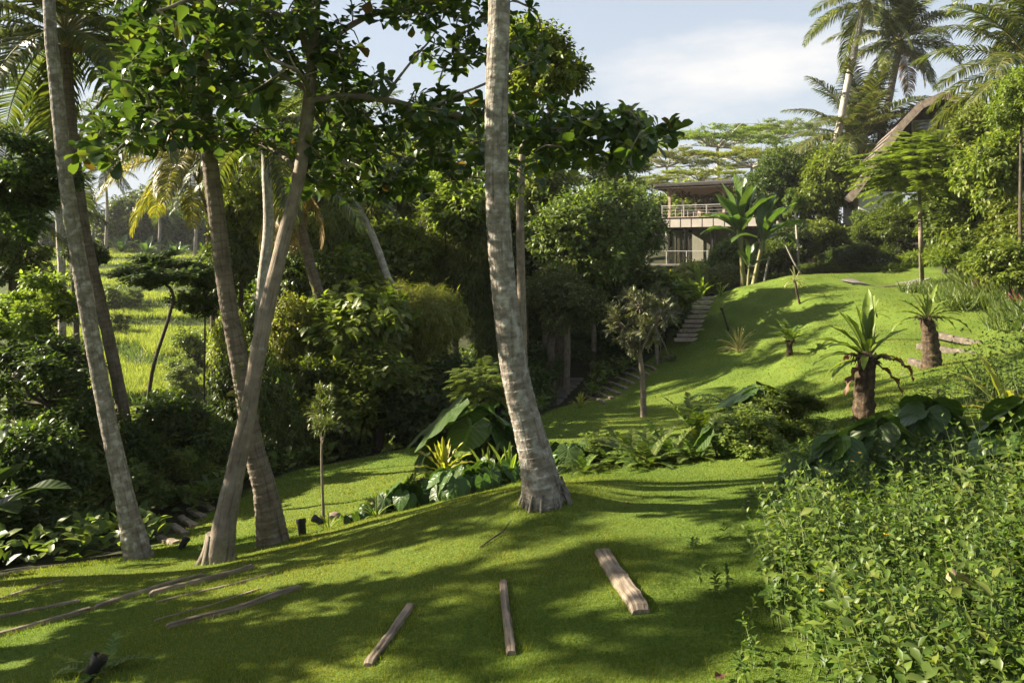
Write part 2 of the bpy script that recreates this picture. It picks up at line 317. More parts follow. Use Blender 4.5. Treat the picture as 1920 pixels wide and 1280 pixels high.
_wt = np.linalg.solve(_A, np.r_[CP[:, 2], np.zeros(3)])
def sstep(a, b, x): t = np.clip((x - a) / (b - a), 0, 1); return t * t * (3 - 2 * t)
def inpoly(x, y, poly):
    poly = np.asarray(poly); ins = np.zeros(np.shape(x), bool); j = len(poly) - 1
    for i in range(len(poly)):
        xi, yi = poly[i]; xj, yj = poly[j]
        ins ^= ((yi > y) != (yj > y)) & (x < (xj - xi) * (y - yi) / (yj - yi + 1e-12) + xi); j = i
    return ins
LAWN = [(-7.5,5.5),(-4.6,9.3),(-5.1,11),(-5.1,12.8),(-4.6,16),(-2.3,17.3),(-1.5,17.8),(.5,19.3),(1.5,21.6),(2.5,23),(4.7,28),(6.4,31.2),(8.6,37.8),(10.8,36.5),(13.7,37.2),(19.5,36),
        (18.4,29),(15,22),(12.2,17),(13,8),(14,0),(14,-12),(-14,-12),(-10,3)]
COVER = [(1.42,3.2),(1.45,4.2),(1.88,5.3),(2.55,6.6),(2.85,7.8),(3.4,8.4),(4.3,8.6),(5.6,9.6),(7.5,10.5),(11,10.5),(11,1),(3.0,.7),(1.5,2.0)]
def terr(x, y, fine=True):
    x = np.asarray(x, float); y = np.asarray(y, float); sh = x.shape; xf = x.ravel(); yf = y.ravel()
    xc = np.clip(xf, -110, 90); yc = np.clip(yf, -30, 112); z = np.empty(len(xf))
    for i in range(0, len(xf), 20000):
        q = np.c_[xc[i:i + 20000], yc[i:i + 20000]] / _SC
        z[i:i + 20000] = _U(((q[:, None] - _c[None]) ** 2).sum(-1)) @ _wt[:_n] + _wt[_n] + q @ _wt[_n + 1:]
    # rice terraces: level beds with steep grassy risers
    rm = sstep(31, 36, yf) * sstep(112, 100, yf) * sstep(-4, -8, xf)
    wob = z + 1.5 * (fbm(np.c_[xf * .075, yf * .075, 0 * xf], 5, 2) - .5)
    st = .85; k = wob / st; fr = k - np.floor(k); tz = (np.floor(k) + sstep(.80, .97, fr)) * st
    z = z * (1 - rm) + (tz * .93 + z * .07) * rm
    if fine:
        p = np.c_[xf, yf, 0 * xf]
        near = np.exp(-((yf - 5) / 40.0) ** 2)
        z = z + near * (0.10 * (fbm(p * .55, 1, 3) - .5) + 0.025 * (noise3(p * 3.1, 4) - .5))
        md = sstep(9, 12, xf - 0 * yf) * 0 + sstep(5, 8, xf) * sstep(14, 18, yf) * sstep(37, 33, yf)
        z = z + md * 0.5 * (fbm(np.c_[xf * .45 + .3 * yf, yf * .75, 0 * xf], 21, 3) - .5)
        z = z + md * .085 * np.sin(z * 6.283 / .62 + 2.2 * noise3(np.c_[xf * .25, yf * .25, 0 * xf], 33))
        z = z + 0.12 * np.exp(-(((xf - .42) / .55) ** 2 + ((yf - 6.95) / .5) ** 2))
    return z.reshape(sh)
_DD = np.concatenate([np.arange(2.2, 20, .02), np.arange(20, 130, .1)])
def hit(px, py):
    """the first point of the ground seen through this pixel of the photograph"""
    X = (px - 960) / F * _DD; Z = (HY - py) / F * _DD
    b = Z < terr(X, _DD)
    i = int(np.argmax(b)) if b.any() else len(_DD) - 1
    return np.array([X[i], _DD[i], Z[i]])
def on(px, D, dz=-.02):
    x = (px - 960) / F * D; return np.array([x, D, float(terr(np.array([x]), np.array([D]))[0]) + dz])
def gz(x, y): return float(terr(np.array([x]), np.array([y]))[0])

def ax(segs):
    out = []
    for a, b, s in segs: out.append(np.arange(a, b, s))
    return np.concatenate(out + [[segs[-1][1]]])
gx = ax([(-900, -150, 75), (-150, -40, 5), (-40, -12, .5), (-12, 14, .16), (14, 40, .5), (40, 150, 5), (150, 900, 75)])
gy = ax([(-600, -40, 70), (-40, -4, 2), (-4, 20, .16), (20, 45, .25), (45, 115, .7), (115, 200, 5), (200, 1400, 100)])
GX, GY = np.meshgrid(gx, gy); GZ = terr(GX, GY)
far = sstep(120, 420, np.hypot(GX, GY)); GZ = GZ * (1 - far) + 0.5 * far
ny, nx = GX.shape
ii = np.arange(ny - 1)[:, None] * nx + np.arange(nx - 1)[None]
gm = MB().add(np.stack([GX, GY, GZ], -1), np.stack([ii, ii + 1, ii + nx + 1, ii + nx], -1).reshape(-1, 4), 0, np.stack([GX, GY], -1).reshape(-1, 2))
m, t, N, Lk = newmat('ground_turf_and_soil')
at = N('ShaderNodeAttribute'); at.attribute_name = 'lawn'; at2 = N('ShaderNodeAttribute'); at2.attribute_name = 'rice'
tco = N('ShaderNodeTexCoord')
def nz(s, d=6, r=.6):
    n = N('ShaderNodeTexNoise'); n.inputs['Scale'].default_value = s; n.inputs['Detail'].default_value = d; n.inputs['Roughness'].default_value = r; Lk(tco.outputs['Object'], n.inputs['Vector']); return n
nA, nB, nC = nz(45, 5, .7), nz(.9, 4), nz(9, 5)
ra = ramp(N, [(.3, (.045, .078, .012)), (.5, (.088, .130, .018)), (.72, (.16, .19, .034))]); Lk(nA.outputs[0], ra.inputs[0])
rb = ramp(N, [(.3, (.78, .84, .8)), (.55, (1, 1, 1)), (.75, (1.22, 1.08, .9))]); Lk(nB.outputs[0], rb.inputs[0])
kk = N('ShaderNodeMixRGB'); kk.blend_type = 'MULTIPLY'; kk.inputs[0].default_value = 1; Lk(ra.outputs[0], kk.inputs[1]); Lk(rb.outputs[0], kk.inputs[2])
rs = ramp(N, [(.3, (.012, .012, .007)), (.5, (.030, .032, .014)), (.65, (.055, .060, .024)), (.8, (.085, .07, .04))]); Lk(nC.outputs[0], rs.inputs[0])
rr_ = ramp(N, [(.3, (.03, .042, .012)), (.55, (.06, .08, .02)), (.75, (.12, .13, .04))]); Lk(nC.outputs[0], rr_.inputs[0])
k1 = N('ShaderNodeMixRGB'); Lk(at.outputs['Fac'], k1.inputs[0]); Lk(rs.outputs[0], k1.inputs[1]); Lk(kk.outputs[0], k1.inputs[2])
k2 = N('ShaderNodeMixRGB'); Lk(at2.outputs['Fac'], k2.inputs[0]); Lk(k1.outputs[0], k2.inputs[1]); Lk(rr_.outputs[0], k2.inputs[2])
bp = N('ShaderNodeBump'); bp.inputs['Strength'].default_value = .8; bp.inputs['Distance'].default_value = .03; Lk(nA.outputs[0], bp.inputs['Height'])
bs = N('ShaderNodeBsdfPrincipled'); bs.inputs['Roughness'].default_value = .9; bs.inputs['Specular IOR Level'].default_value = .1
Lk(k2.outputs[0], bs.inputs['Base Color']); Lk(bp.outputs[0], bs.inputs['Normal'])
oo = N('ShaderNodeOutputMaterial'); Lk(bs.outputs[0], oo.inputs[0])
gme = gm.mesh('ground', m); ground = link('ground', gme); tag(ground, kind='structure')
lw = inpoly(GX.ravel() + .25 * (noise3(np.c_[GX.ravel() * 1.2, GY.ravel() * 1.2, 0 * GX.ravel()], 8) - .5), GY.ravel(), LAWN).astype(np.float32)
rw = (sstep(30, 33, GY) * sstep(114, 112, GY) * sstep(-3, -7, GX)).ravel().astype(np.float32)
for nm, vv in (('lawn', lw), ('rice', rw)):
    a = gme.attributes.new(nm, 'FLOAT', 'POINT'); a.data.foreach_set('value', vv)

# grass blades of the lawn (denser where one looks closely)
def blades(n, dist, hgt, wid, lean, poly, excl=None, xlim=None, mult=None):
    d = dist(R.rand(n)); th = np.radians(R.uniform(-48, 48, n))
    x = d * np.sin(th); y = d * np.cos(th); k = inpoly(x, y, poly)
    if excl is not None: k &= ~inpoly(x, y, excl)
    x, y, d = x[k], y[k], d[k]; z = terr(x, y) - .004; n = len(x)
    pt = fbm(np.c_[x * 1.3, y * 1.3, 0 * x], 31, 3)
    h = hgt(d, n) * (.55 + .9 * pt); wd = wid(d, n); a = R.uniform(0, 6.283, n)
    ln = R.uniform(.1, lean, n) * h; a2 = R.uniform(0, 6.283, n)
    b = np.stack([x, y, z], -1); s = np.stack([np.cos(a), np.sin(a), 0 * a], -1) * wd[:, None] / 2
    tp = b + np.stack([np.cos(a2) * ln, np.sin(a2) * ln, h], -1)
    return np.stack([b - s, b + s, tp], 1).reshape(-1, 3), np.arange(3 * n).reshape(-1, 3)
mb = MB()
def addb(n, *a):
    V, Fc = blades(n, *a); c = V.reshape(-1, 3, 3)[:, 0]; q = fbm(np.c_[c[:, 0] * .55, c[:, 1] * .55, 0 * c[:, 0]], 90, 4) + R.normal(size=len(c)) * .05
    for m_, k in ((0, (q > .42) & (q < .60)), (1, q <= .42), (2, q >= .60)):
        mb.add(V.reshape(-1, 3, 3)[k].reshape(-1, 3), np.arange(3 * k.sum()).reshape(-1, 3), m_)
addb(560000, lambda u: 2.6 * (10.5 / 2.6) ** (u ** .95), lambda d, n: R.uniform(.010, .025, n), lambda d, n: .0017 + .0005 * d, .9, LAWN, COVER)
addb(300000, lambda u: 9.5 * (38 / 9.5) ** u, lambda d, n: R.uniform(.016, .036, n), lambda d, n: .003 + .0009 * d, .9, LAWN, COVER)
addb(5000, lambda u: 3 * (14 / 3.) ** u, lambda d, n: R.uniform(.03, .06, n), lambda d, n: .003 + .0006 * d, .9, LAWN, COVER)
g = part('lawn_grass', mb, [LM['grass'], LM['grassd'], LM['grassy']], None, smooth=False); tag(g, 'short green grass covering the sloping lawn', 'grass', kind='stuff')
# rice and tall grass on the terraces
n = 330000
y = 31 * (112 / 31.) ** R.rand(n); x = y * R.uniform(-.66, -.10, n); k = x < -4.5; x, y = x[k], y[k]
z = terr(x, y); k = (np.hypot(terr(x + .15, y) - z, terr(x, y + .15) - z) < .15 * .40) | (R.rand(len(x)) < .04); x, y, z = x[k], y[k], z[k]; n = len(x); pt = fbm(np.c_[x * .5, y * .5, 0 * x], 40, 3); h = R.uniform(.2, .48, n) * (.5 + pt); wd = .012 + .0009 * y
a = R.uniform(0, 6.283, n); a2 = R.uniform(0, 6.283, n); ln = R.uniform(.15, .6, n) * h
b = np.stack([x, y, z - .02], -1); s = np.stack([np.cos(a), np.sin(a), 0 * a], -1) * wd[:, None] / 2
mb = MB().add(np.stack([b - s, b + s, b + np.stack([np.cos(a2) * ln, np.sin(a2) * ln, h], -1)], 1).reshape(-1, 3), np.arange(3 * n).reshape(-1, 3))
g = part('rice_grass', mb, LM['rice'], None, smooth=False); tag(g, 'pale sunlit rice and grass growing on the terraces', 'rice', kind='stuff')

n = 60000
y = 31 * (112 / 31.) ** R.rand(n); x = y * R.uniform(-.66, -.10, n); z = terr(x, y); k = (x < -4.5) & (np.hypot(terr(x + .15, y) - z, terr(x, y + .15) - z) > .15 * .4); x, y, z = x[k], y[k], z[k]; n = len(x)
h = R.uniform(.25, .75, n) * (.5 + fbm(np.c_[x * .6, y * .6, 0 * x], 45, 3)); wd = .014 + .001 * y; a = R.uniform(0, 6.283, n); a2 = R.uniform(0, 6.283, n); ln = R.uniform(.3, 1.0, n) * h
b = np.stack([x, y, z - .02], -1); s = np.stack([np.cos(a), np.sin(a), 0 * a], -1) * wd[:, None] / 2
mb = MB().add(np.stack([b - s, b + s, b + np.stack([np.cos(a2) * ln, np.sin(a2) * ln, h], -1)], 1).reshape(-1, 3), np.arange(3 * n).reshape(-1, 3))
g = part('terrace_weeds', mb, LM['dark'], None, smooth=False); tag(g, 'dark tall weeds on the rice terrace banks, deepened for the shade there', 'weeds', kind='stuff')  # dark leaf colour also stands in for shade on the risers
# long rough grass of the bank on the right
n = 60000; y = R.uniform(15.5, 33, n); x = R.uniform(10.5, 24, n); k = (x > 11.6 + (y - 17) * .34 + 1.2 * (noise3(np.c_[x * .8, y * .8, 0 * x], 3) - .5)) & ((y < 29.5) | (x > 19.5)); x, y = x[k], y[k]; n = len(x)
z = terr(x, y); h = R.uniform(.18, .5, n); a = R.uniform(0, 6.283, n); a2 = R.uniform(0, 6.283, n); ln = R.uniform(.2, 1.0, n) * h
b = np.stack([x, y, z - .01], -1); s = np.stack([np.cos(a), np.sin(a), 0 * a], -1) * (.008 + .0006 * y)[:, None]
mb = MB().add(np.stack([b - s, b + s, b + np.stack([np.cos(a2) * ln, np.sin(a2) * ln, h], -1)], 1).reshape(-1, 3), np.arange(3 * n).reshape(-1, 3))
g = part('bank_grass', mb, LM['thatchgrass'], None, smooth=False); tag(g, 'long rough grass on the bank at the right', 'grass', kind='stuff')
# ------------------------------------------------------------------ leaves, crowns, fronds
def leaf_tpl(kind):
    """a leaf of length 1 along +Y, face up +Z: vertices, triangles"""
    prof = {'oval': ([0, .3, .65, 1], [.04, .27, .24, 0]), 'obov': ([0, .35, .7, .9, 1], [.03, .15, .30, .24, 0]),
            'lance': ([0, .35, .7, 1], [.03, .13, .10, 0]), 'narrow': ([0, .4, 1], [.025, .065, 0]), 'pair': ([0, .5, 1], [.05, .30, 0]),
            'toothed': ([0, .28, .55, .75, 1], [.05, .17, .24, .13, 0])}[kind]
    ys, ws = prof; V = []; Fc = []
    for yy, ww in zip(ys[:-1], ws[:-1]):
        zz = -.18 * yy * yy; V += [(-ww, yy, zz + .35 * ww), (0, yy, zz), (ww, yy, zz + .35 * ww)]
    V.append((0, 1, -.2)); nv = len(V) - 1
    for i in range(len(ys) - 2):
        a = 3 * i; b = a + 3
        Fc += [(a, a + 1, b + 1), (a, b + 1, b), (a + 1, a + 2, b + 2), (a + 1, b + 2, b + 1)]
    a = 3 * (len(ys) - 2); Fc += [(a, a + 1, nv), (a + 1, a + 2, nv)]
    return np.array(V, float), np.array(Fc)
TPL = {k: leaf_tpl(k) for k in ('oval', 'obov', 'lance', 'narrow', 'pair', 'toothed')}
def inst(mb, tpl, pos, d, up, scale, m=0, wscale=1.0):
    """copies of a leaf at pos, pointing along d with the face towards up"""
    V, Fc = tpl; d = nrm(d); x = nrm(np.cross(d, up)); z = np.cross(x, d)
    sc_ = np.broadcast_to(np.asarray(scale, float), (len(pos),))[:, None, None]
    W = V[None, :, 0:1] * x[:, None] * wscale + V[None, :, 1:2] * d[:, None] + V[None, :, 2:3] * z[:, None]
    W = pos[:, None] + W * sc_; n, k = len(pos), len(V)
    mb.add(W.reshape(-1, 3), (Fc[None] + (np.arange(n) * k)[:, None, None]).reshape(-1, 3), m)
def rsph(n, rs): return nrm(rs.normal(size=(n, 3)))
def crown(blobs, twigs, per, leaf, lsize, seed, gap=.42, up=.35, droop=.25, freq=3.0, inner=.55, spread=.12, clump=2.2):
    """leaf sprays scattered through lumpy blobs [(cx,cy,cz,rx,ry,rz)...] in units of the crown"""
    rs = np.random.RandomState(seed); mb = MB(); B = np.array(blobs, float)
    vol = (B[:, 3] * B[:, 4] * B[:, 5]) ** (2 / 3.); pick = rs.choice(len(B), int(twigs * 2.2), p=vol / vol.sum())
    dr = rsph(len(pick), rs); rad = inner + (1 - inner) * rs.rand(len(pick)) ** .45
    lump = .72 + .5 * noise3(dr * clump + pick[:, None] * 3.7 + 20, seed)
    rad = rad * np.where(rs.rand(len(pick)) < .10, rs.uniform(1.1, 1.5, len(pick)), 1.0)
    p = B[pick, :3] + dr * B[pick, 3:] * (rad * lump)[:, None]
    keep = noise3(p * freq * 2 + 50, seed + 3) * .6 + noise3(p * freq * 4.3 + 9, seed + 4) * .4 > gap
    p = p[keep][:twigs]; dr = dr[keep][:twigs]
    out = nrm(dr + rs.normal(size=dr.shape) * .45 + np.array([0, 0, up]))
    n = len(p); a0 = rs.uniform(0, 6.28, n)
    ref = nrm(np.cross(out, rsph(n, rs))); ref2 = np.cross(out, ref)
    for j in range(per):
        t_ = j / max(1, per - 1); a = a0 + j * 2.4
        side = ref * np.cos(a)[:, None] + ref2 * np.sin(a)[:, None]
        d = nrm(side * (1.0 - .55 * t_) + out * (.25 + .7 * t_) + np.array([0, 0, -droop]) + rs.normal(size=out.shape) * .15)
        pos = p + out * ((t_ - .5) * spread * 2)[..., None] if np.ndim(t_) else p + out * ((t_ - .5) * spread * 2)
        upv = nrm(np.array([0, 0, 1.0]) + out * .5 + rs.normal(size=out.shape) * .35)
        inst(mb, TPL[leaf], pos, d, upv, lsize * rs.uniform(.65, 1.25, n))
    return mb
def lumps(n, seed, flat=1.0, size=(.38, .62), rad=.62):
    rs = np.random.RandomState(seed); d = rsph(n, rs); d[:, 2] *= flat
    r = rs.uniform(.35, 1, n)[:, None] * rad; s = rs.uniform(size[0], size[1], (n, 1))
    return np.hstack([d * r, s * np.c_[np.ones(n), np.ones(n), np.full(n, .8 * max(flat, .45))]])
PROTO = {}
def proto(key):
    if key in PROTO: return PROTO[key]
    kind, mat, v = key; s = 100 + v * 17 + sum(map(ord, kind))
    b = lumps(15, s, 1.0, (.28, .54), .72)
    if kind == 'fine':   mb = crown(b, 5600, 6, 'oval', .058, s, spread=.06, gap=.40, up=.2)
    if kind == 'med':    mb = crown(b, 2500, 6, 'oval', .10, s, spread=.09, gap=.40, droop=.35, up=.2)
    if kind == 'coarse': mb = crown(b, 1100, 6, 'oval', .165, s, spread=.12, gap=.38, droop=.5, up=.2)
    if kind == 'bamboo': mb = crown(lumps(16, s, 1.1, (.22, .46), .75), 4300, 7, 'narrow', .125, s, spread=.09, gap=.42, droop=.8, up=.5)
    if kind == 'loose':  mb = crown(lumps(18, s, 1.0, (.16, .36), .9), 1900, 6, 'oval', .09, s, spread=.10, gap=.46, up=.2)
    if kind == 'sparse': mb = crown(lumps(14, s, 1.0, (.16, .34), .95), 270, 5, 'oval', .14, s, spread=.12, gap=.48, up=.2, freq=1.6)
    if kind == 'grass':  mb = crown(lumps(8, s, .6), 1500, 6, 'narrow', .34, s, spread=.05, gap=.3, droop=.15, up=1.2)
    if kind == 'umbrella':
        rs = np.random.RandomState(s); bb = []
        for q in range(46):
            a = q * 2.4; r = math.sqrt((q + .4) / 46.) * .92
            bb.append((r * math.cos(a), r * math.sin(a), .42 * (1 - r * r) + rs.uniform(-.42, .10), rs.uniform(.09, .20), rs.uniform(.09, .20), rs.uniform(.05, .10)))
        mb = crown(bb, 3000, 6, 'pair', .036, s, spread=.03, gap=.42, up=.1, inner=.2, freq=4)
    if kind == 'feather':
        rs = np.random.RandomState(s); mb = MB()
        for q in range(300):                                    # bipinnate sprays held out sideways
            d = rsph(1, rs)[0]; d[2] = d[2] * .75; c = d * rs.uniform(.2, .98); out = nrm(d * np.array([1, 1, .25]) + np.array([0, 0, .12])); side = nrm(np.cross(out, [0, 0, 1]))
            L = rs.uniform(.30, .46); tt = np.linspace(.15, 1, 13)
            for sg in (-1, 1):
                bp_ = c + out * (tt * L)[:, None] + np.array([0, 0, -.35]) * (tt ** 2 * L)[:, None]
                dd = nrm(out * .45 + side * sg + rs.normal(size=(13, 3)) * .12 + np.array([0, 0, -.15]))
                inst(mb, TPL['lance'], bp_, dd, np.tile([[0, 0, 1.0]], (13, 1)), L * .42 * np.sin(np.pi * (tt * .8 + .15)) ** .7, wscale=1.15)
    PROTO[key] = mb.mesh(kind + '_crown', LM[mat]); return PROTO[key]

def limbs(mb, a, c, rx, rz, r0, n, seed, m=0, spread=.75):
    rs = np.random.RandomState(seed)
    for q in range(n):
        az = q * 2.4 + rs.uniform(-.4, .4); el = rs.uniform(.0, 1.0)
        e = c + np.array([math.cos(az) * rx * spread * math.cos(el), math.sin(az) * rx * spread * math.cos(el), rz * spread * math.sin(el) * .9])
        mid = a * .45 + e * .55 + np.array([0, 0, -.12 * rz]) + rs.normal(size=3) * .06 * rx
        tube(mb, [a, mid, e], [r0, r0 * .6, r0 * .2], 6, m, seg=9, cap=False)
CAT = {'tree': 'tree', 'shrub': 'shrub'}
def plant(name, label, px, py, D, wpx, hpx, kind, mat, v=0, bark='dark', cat=None, group=None, trunk=None, tr=.03, base=None, depth=None, nl=6, rot=None):
    """a tree or shrub: its crown fills wpx x hpx photo pixels around (px,py) at distance D; trunk: extra photo points up to the crown"""
    c = P(px, py, D); rx, rz = S(wpx / 2, D), S(hpx / 2, D)
    b = on(px, D) if base is None else np.asarray(base, float)
    if trunk: b = on(trunk[0][0], trunk[0][2]) if len(trunk[0]) == 3 else hit(*trunk[0])
    o = thing(name, label, cat or name.split('_')[-1], b, group)
    tq = R.uniform(-.22, .22, 2) if kind in ('fine', 'med', 'coarse', 'loose', 'sparse') else (0, 0)
    cr_ = link('crown' if 'tree' in name else 'foliage', proto((kind, mat, v)), o, c - b,
               (tq[0], tq[1], R.uniform(0, 6.28) if rot is None else rot), (rx, rx if depth is None else depth, rz))
    mb = MB(); r0 = max(.012, tr * rx * 2)
    pts = [b + [0, 0, -.1]] + ([P(*q) for q in trunk[1:]] if trunk else [b * .6 + c * .4 + R.normal(size=3) * .05 * rx]) + [c - np.array([0, 0, .25 * rz])]
    tube(mb, pts, [r0 * 1.3, r0, r0 * .7], 9, 0, seg=26)
    limbs(mb, c - np.array([0, 0, .3 * rz]), c, rx, rz, r0 * .55, nl, int(px + py))
    part('trunk' if 'tree' in name else 'stem', mb, BK[bark], o)
    return o

# --- palms
def frond_mesh(elev, droop, L, npair, ll, mats, seed, hang=.45, sweep=.55, width=.042, gap=0.0, rw=.028):
    rs = np.random.RandomState(seed); mb = MB(); n = 16
    s = np.linspace(0, 1, n); ang = elev - droop * s ** 1.4
    d = np.stack([0 * s, np.cos(ang), np.sin(ang)], -1); pts = np.concatenate([[[0, 0, 0]], np.cumsum(d[:-1] * L / (n - 1), 0)])
    pts[:, 0] += rs.uniform(-.08, .08) * L * s ** 2
    tube(mb, pts, [rw, rw * .6, rw * .15], 5, 1, cap=False)
    t_ = np.linspace(.13, .995, npair); tw = rs.uniform(-.25, .25)
    for sg in (-1, 1):
        keep = rs.rand(npair) > gap; tt = t_[keep]; k = len(tt)
        p0 = np.stack([np.interp(tt, s, pts[:, q]) for q in range(3)], -1); dv = nrm(np.stack([np.interp(tt, s, d[:, q]) for q in range(3)], -1))
        lat = np.tile([[sg * 1.0, 0, 0]], (k, 1)); upv = np.cross(lat, dv) * sg
        ln_ = ll * L * (np.sin(np.pi * np.clip(tt * .86 + .12, 0, 1)) ** .6) * rs.uniform(.85, 1.1, k)
        sw = sweep + .5 * tt ** 2
        d1 = nrm(lat + dv * sw[:, None] + upv * (.25 + sg * tw) + rs.normal(size=(k, 3)) * .07)
        d2 = nrm(d1 + np.array([0, 0, -1.0]) * (hang * rs.uniform(.6, 1.4, k))[:, None])
        d3 = nrm(d2 + np.array([0, 0, -1.0]) * (hang * 1.1))
        wv = nrm(np.cross(d1, upv + rs.normal(size=(k, 3)) * .3)); wd = width * (.6 + .4 * np.sin(np.pi * tt))[:, None] / 2
        a1 = p0 + d1 * ln_[:, None] * .4; a2 = a1 + d2 * ln_[:, None] * .33; a3 = a2 + d3 * ln_[:, None] * .3
        V = np.stack([p0 - wv * wd * .6, p0 + wv * wd * .6, a1 - wv * wd, a1 + wv * wd, a2 - wv * wd * .75, a2 + wv * wd * .75, a3], 1)
        f = np.array([[0, 1, 3], [0, 3, 2], [2, 3, 5], [2, 5, 4], [4, 5, 6]])
        mb.add(V.reshape(-1, 3), (f[None] + (np.arange(k) * 7)[:, None, None]).reshape(-1, 3), 0)
    return mb.mesh('frond', mats)
RACH = plainmat('frond_stalk', [(0, (.10, .10, .03)), (1, (.22, .19, .07))], (4, 4, 4), .5)
_FR = {}
def fronds(kind, mat):
    if (kind, mat) in _FR: return _FR[(kind, mat)]
    mats = [LM[mat], RACH]
    if kind == 'coco':   # from upright young fronds to hanging old ones, for a length of one metre
        spec = [(1.40, .55), (1.15, .85), (.85, 1.05), (.55, 1.2), (.2, 1.15), (-.2, 1.0), (-.65, .75)]
        r = [frond_mesh(e, dr, 1, 78, .25, mats, 70 + i, hang=.5 if e > .4 else .8, width=.0135, rw=.009, gap=.04) for i, (e, dr) in enumerate(spec)]
    if kind == 'fern':
        spec = [(1.25, .7), (.95, 1.0), (.65, 1.1), (.35, 1.0)]
        r = [frond_mesh(e, dr, 1, 30, .17, mats, 90 + i, hang=.1, sweep=.25, width=.042, rw=.008) for i, (e, dr) in enumerate(spec)]
    _FR[(kind, mat)] = r; return r
def palm_crown(o, top, L, n, mat, seed, skip=None, young=None, dead=0, dead_mat='palmdry', lo=0, hi=6):
    rs = np.random.RandomState(seed); fm = fronds('coco', mat); base = np.array(o.location)
    for i in range(n):
        az = i * 2.39996 + rs.uniform(-.25, .25); q = int(round(lo + (hi - lo) * ((i + .5) / n) ** .9))
        if skip and skip(math.degrees(az) % 360): continue
        me = fm[q]
        if young and i in young: me = fronds('coco', 'palmy')[q]
        link('frond', me, o, np.array(top) - base + rs.normal(size=3) * .04 * L * .2, (rs.uniform(-.08, .08), rs.uniform(-.08, .08), az), L * rs.uniform(.88, 1.1))
    for i in range(dead):
        az = rs.uniform(0, 6.28); link('dead_frond', fronds('coco', dead_mat)[6], o, np.array(top) - base, (rs.uniform(-.35, 0), 0, az), L * rs.uniform(.6, .85))
def ringdisp(ring, amp, seed, flare=0):
    def f(th, v, p):
        k = v / ring + .35 * noise3(np.stack([np.cos(th) * .8, np.sin(th) * .8, v * .9], -1) + 30, seed)
        fr = k - np.floor(k)
        return 1 + amp * (fr - .5) + amp * .9 * (fbm(p * 7 + 11, seed, 3) - .5) * 2 + amp * .9 * (fbm(p * 24 + 5, seed + 2, 2) - .5) * 2
    return f
def palm(name, label, pts, rad, mat, D0=None, L=3.6, n=22, seed=1, bark='palm', sides=14, seg=90, group=None, disp=None, crown_kw=None, nuts=0, roots=None, cat='palm tree'):
    """pts: world points of the trunk from the ground up; the crown sits on the last"""
    pts = np.array(pts, float); b = pts[0].copy()
    o = thing(name, label, cat, b, group)
    pts[0, 2] -= .15; mb = MB()
    tube(mb, pts, rad, sides, 0, disp, seg=seg)
    if roots: roots(mb)
    part('trunk', mb, BK[bark], o)
    if n: palm_crown(o, pts[-1], L, n, mat, seed, **(crown_kw or {}))
    for i in range(nuts):
        a = i * 1.7; q = MB(); c = pts[-1] + np.array([math.cos(a) * .22, math.sin(a) * .22, -.22 - .05 * (i % 3)]) * L / 3.6
        tube(q, [c + [0, 0, .13], c + [0, 0, .06], c, c - [0, 0, .07], c - [0, 0, .12]], np.array([.02, .1, .125, .09, .02]) * L / 3.6, 10, 0)
        part('coconut', q, NUT, o)
    return o
NUT = plainmat('coconut_husk', [(.3, (.22, .15, .05)), (.7, (.34, .22, .08))], (6, 6, 6), .5)

# --- broad single leaves
def strap_mesh(elev, droop, L, wd, mats, seed, wave=.12, tw=0.0, fold=.35, n=14, prof=None):
    """one long blade, wavy at the edges, with a midrib"""
    rs = np.random.RandomState(seed); s = np.linspace(0, 1, n); ang = elev - droop * s ** 1.5
    d = np.stack([0 * s, np.cos(ang), np.sin(ang)], -1); c = np.concatenate([[[0, 0, 0]], np.cumsum(d[:-1] * L / (n - 1), 0)])
    up = np.stack([0 * s, -np.sin(ang), np.cos(ang)], -1)
    w_ = wd / 2 * (np.interp(s, [0, .12, .35, .7, .9, 1], [.18, .5, .95, 1, .6, .02]) if prof is None else np.interp(s, *prof))
    u = np.array([-1, -.55, 0, .55, 1]); ph = rs.uniform(0, 6.28)
    V = []; UV = []
    for k, uu in enumerate(u):
        lift = fold * abs(uu) * w_ + wave * w_ * abs(uu) ** 2 * np.sin(s * L / wd * 3.2 + ph + (2 if uu > 0 else 0)) * 2
        V.append(c + np.array([1.0, 0, 0]) * (uu * w_ * (1 + wave * .5 * abs(uu) * np.sin(s * 23 + ph + k)))[:, None] + up * lift[:, None])
        UV.append(np.stack([np.full(n, uu * .8), s * L / wd * 26 + abs(uu) * -7], -1))
    V = np.stack(V, 1); UV = np.stack(UV, 1); i = np.arange(n - 1)[:, None] * 5 + np.arange(4)[None]
    mb = MB().add(V, np.stack([i, i + 1, i + 6, i + 5], -1).reshape(-1, 4), 0, UV.reshape(-1, 2))
    tube(mb, c[: int(n * .9)] - up[: int(n * .9)] * .004 * L, [.011 * L, .004 * L], 5, 1, cap=False)
    return mb.mesh('leaf', mats)
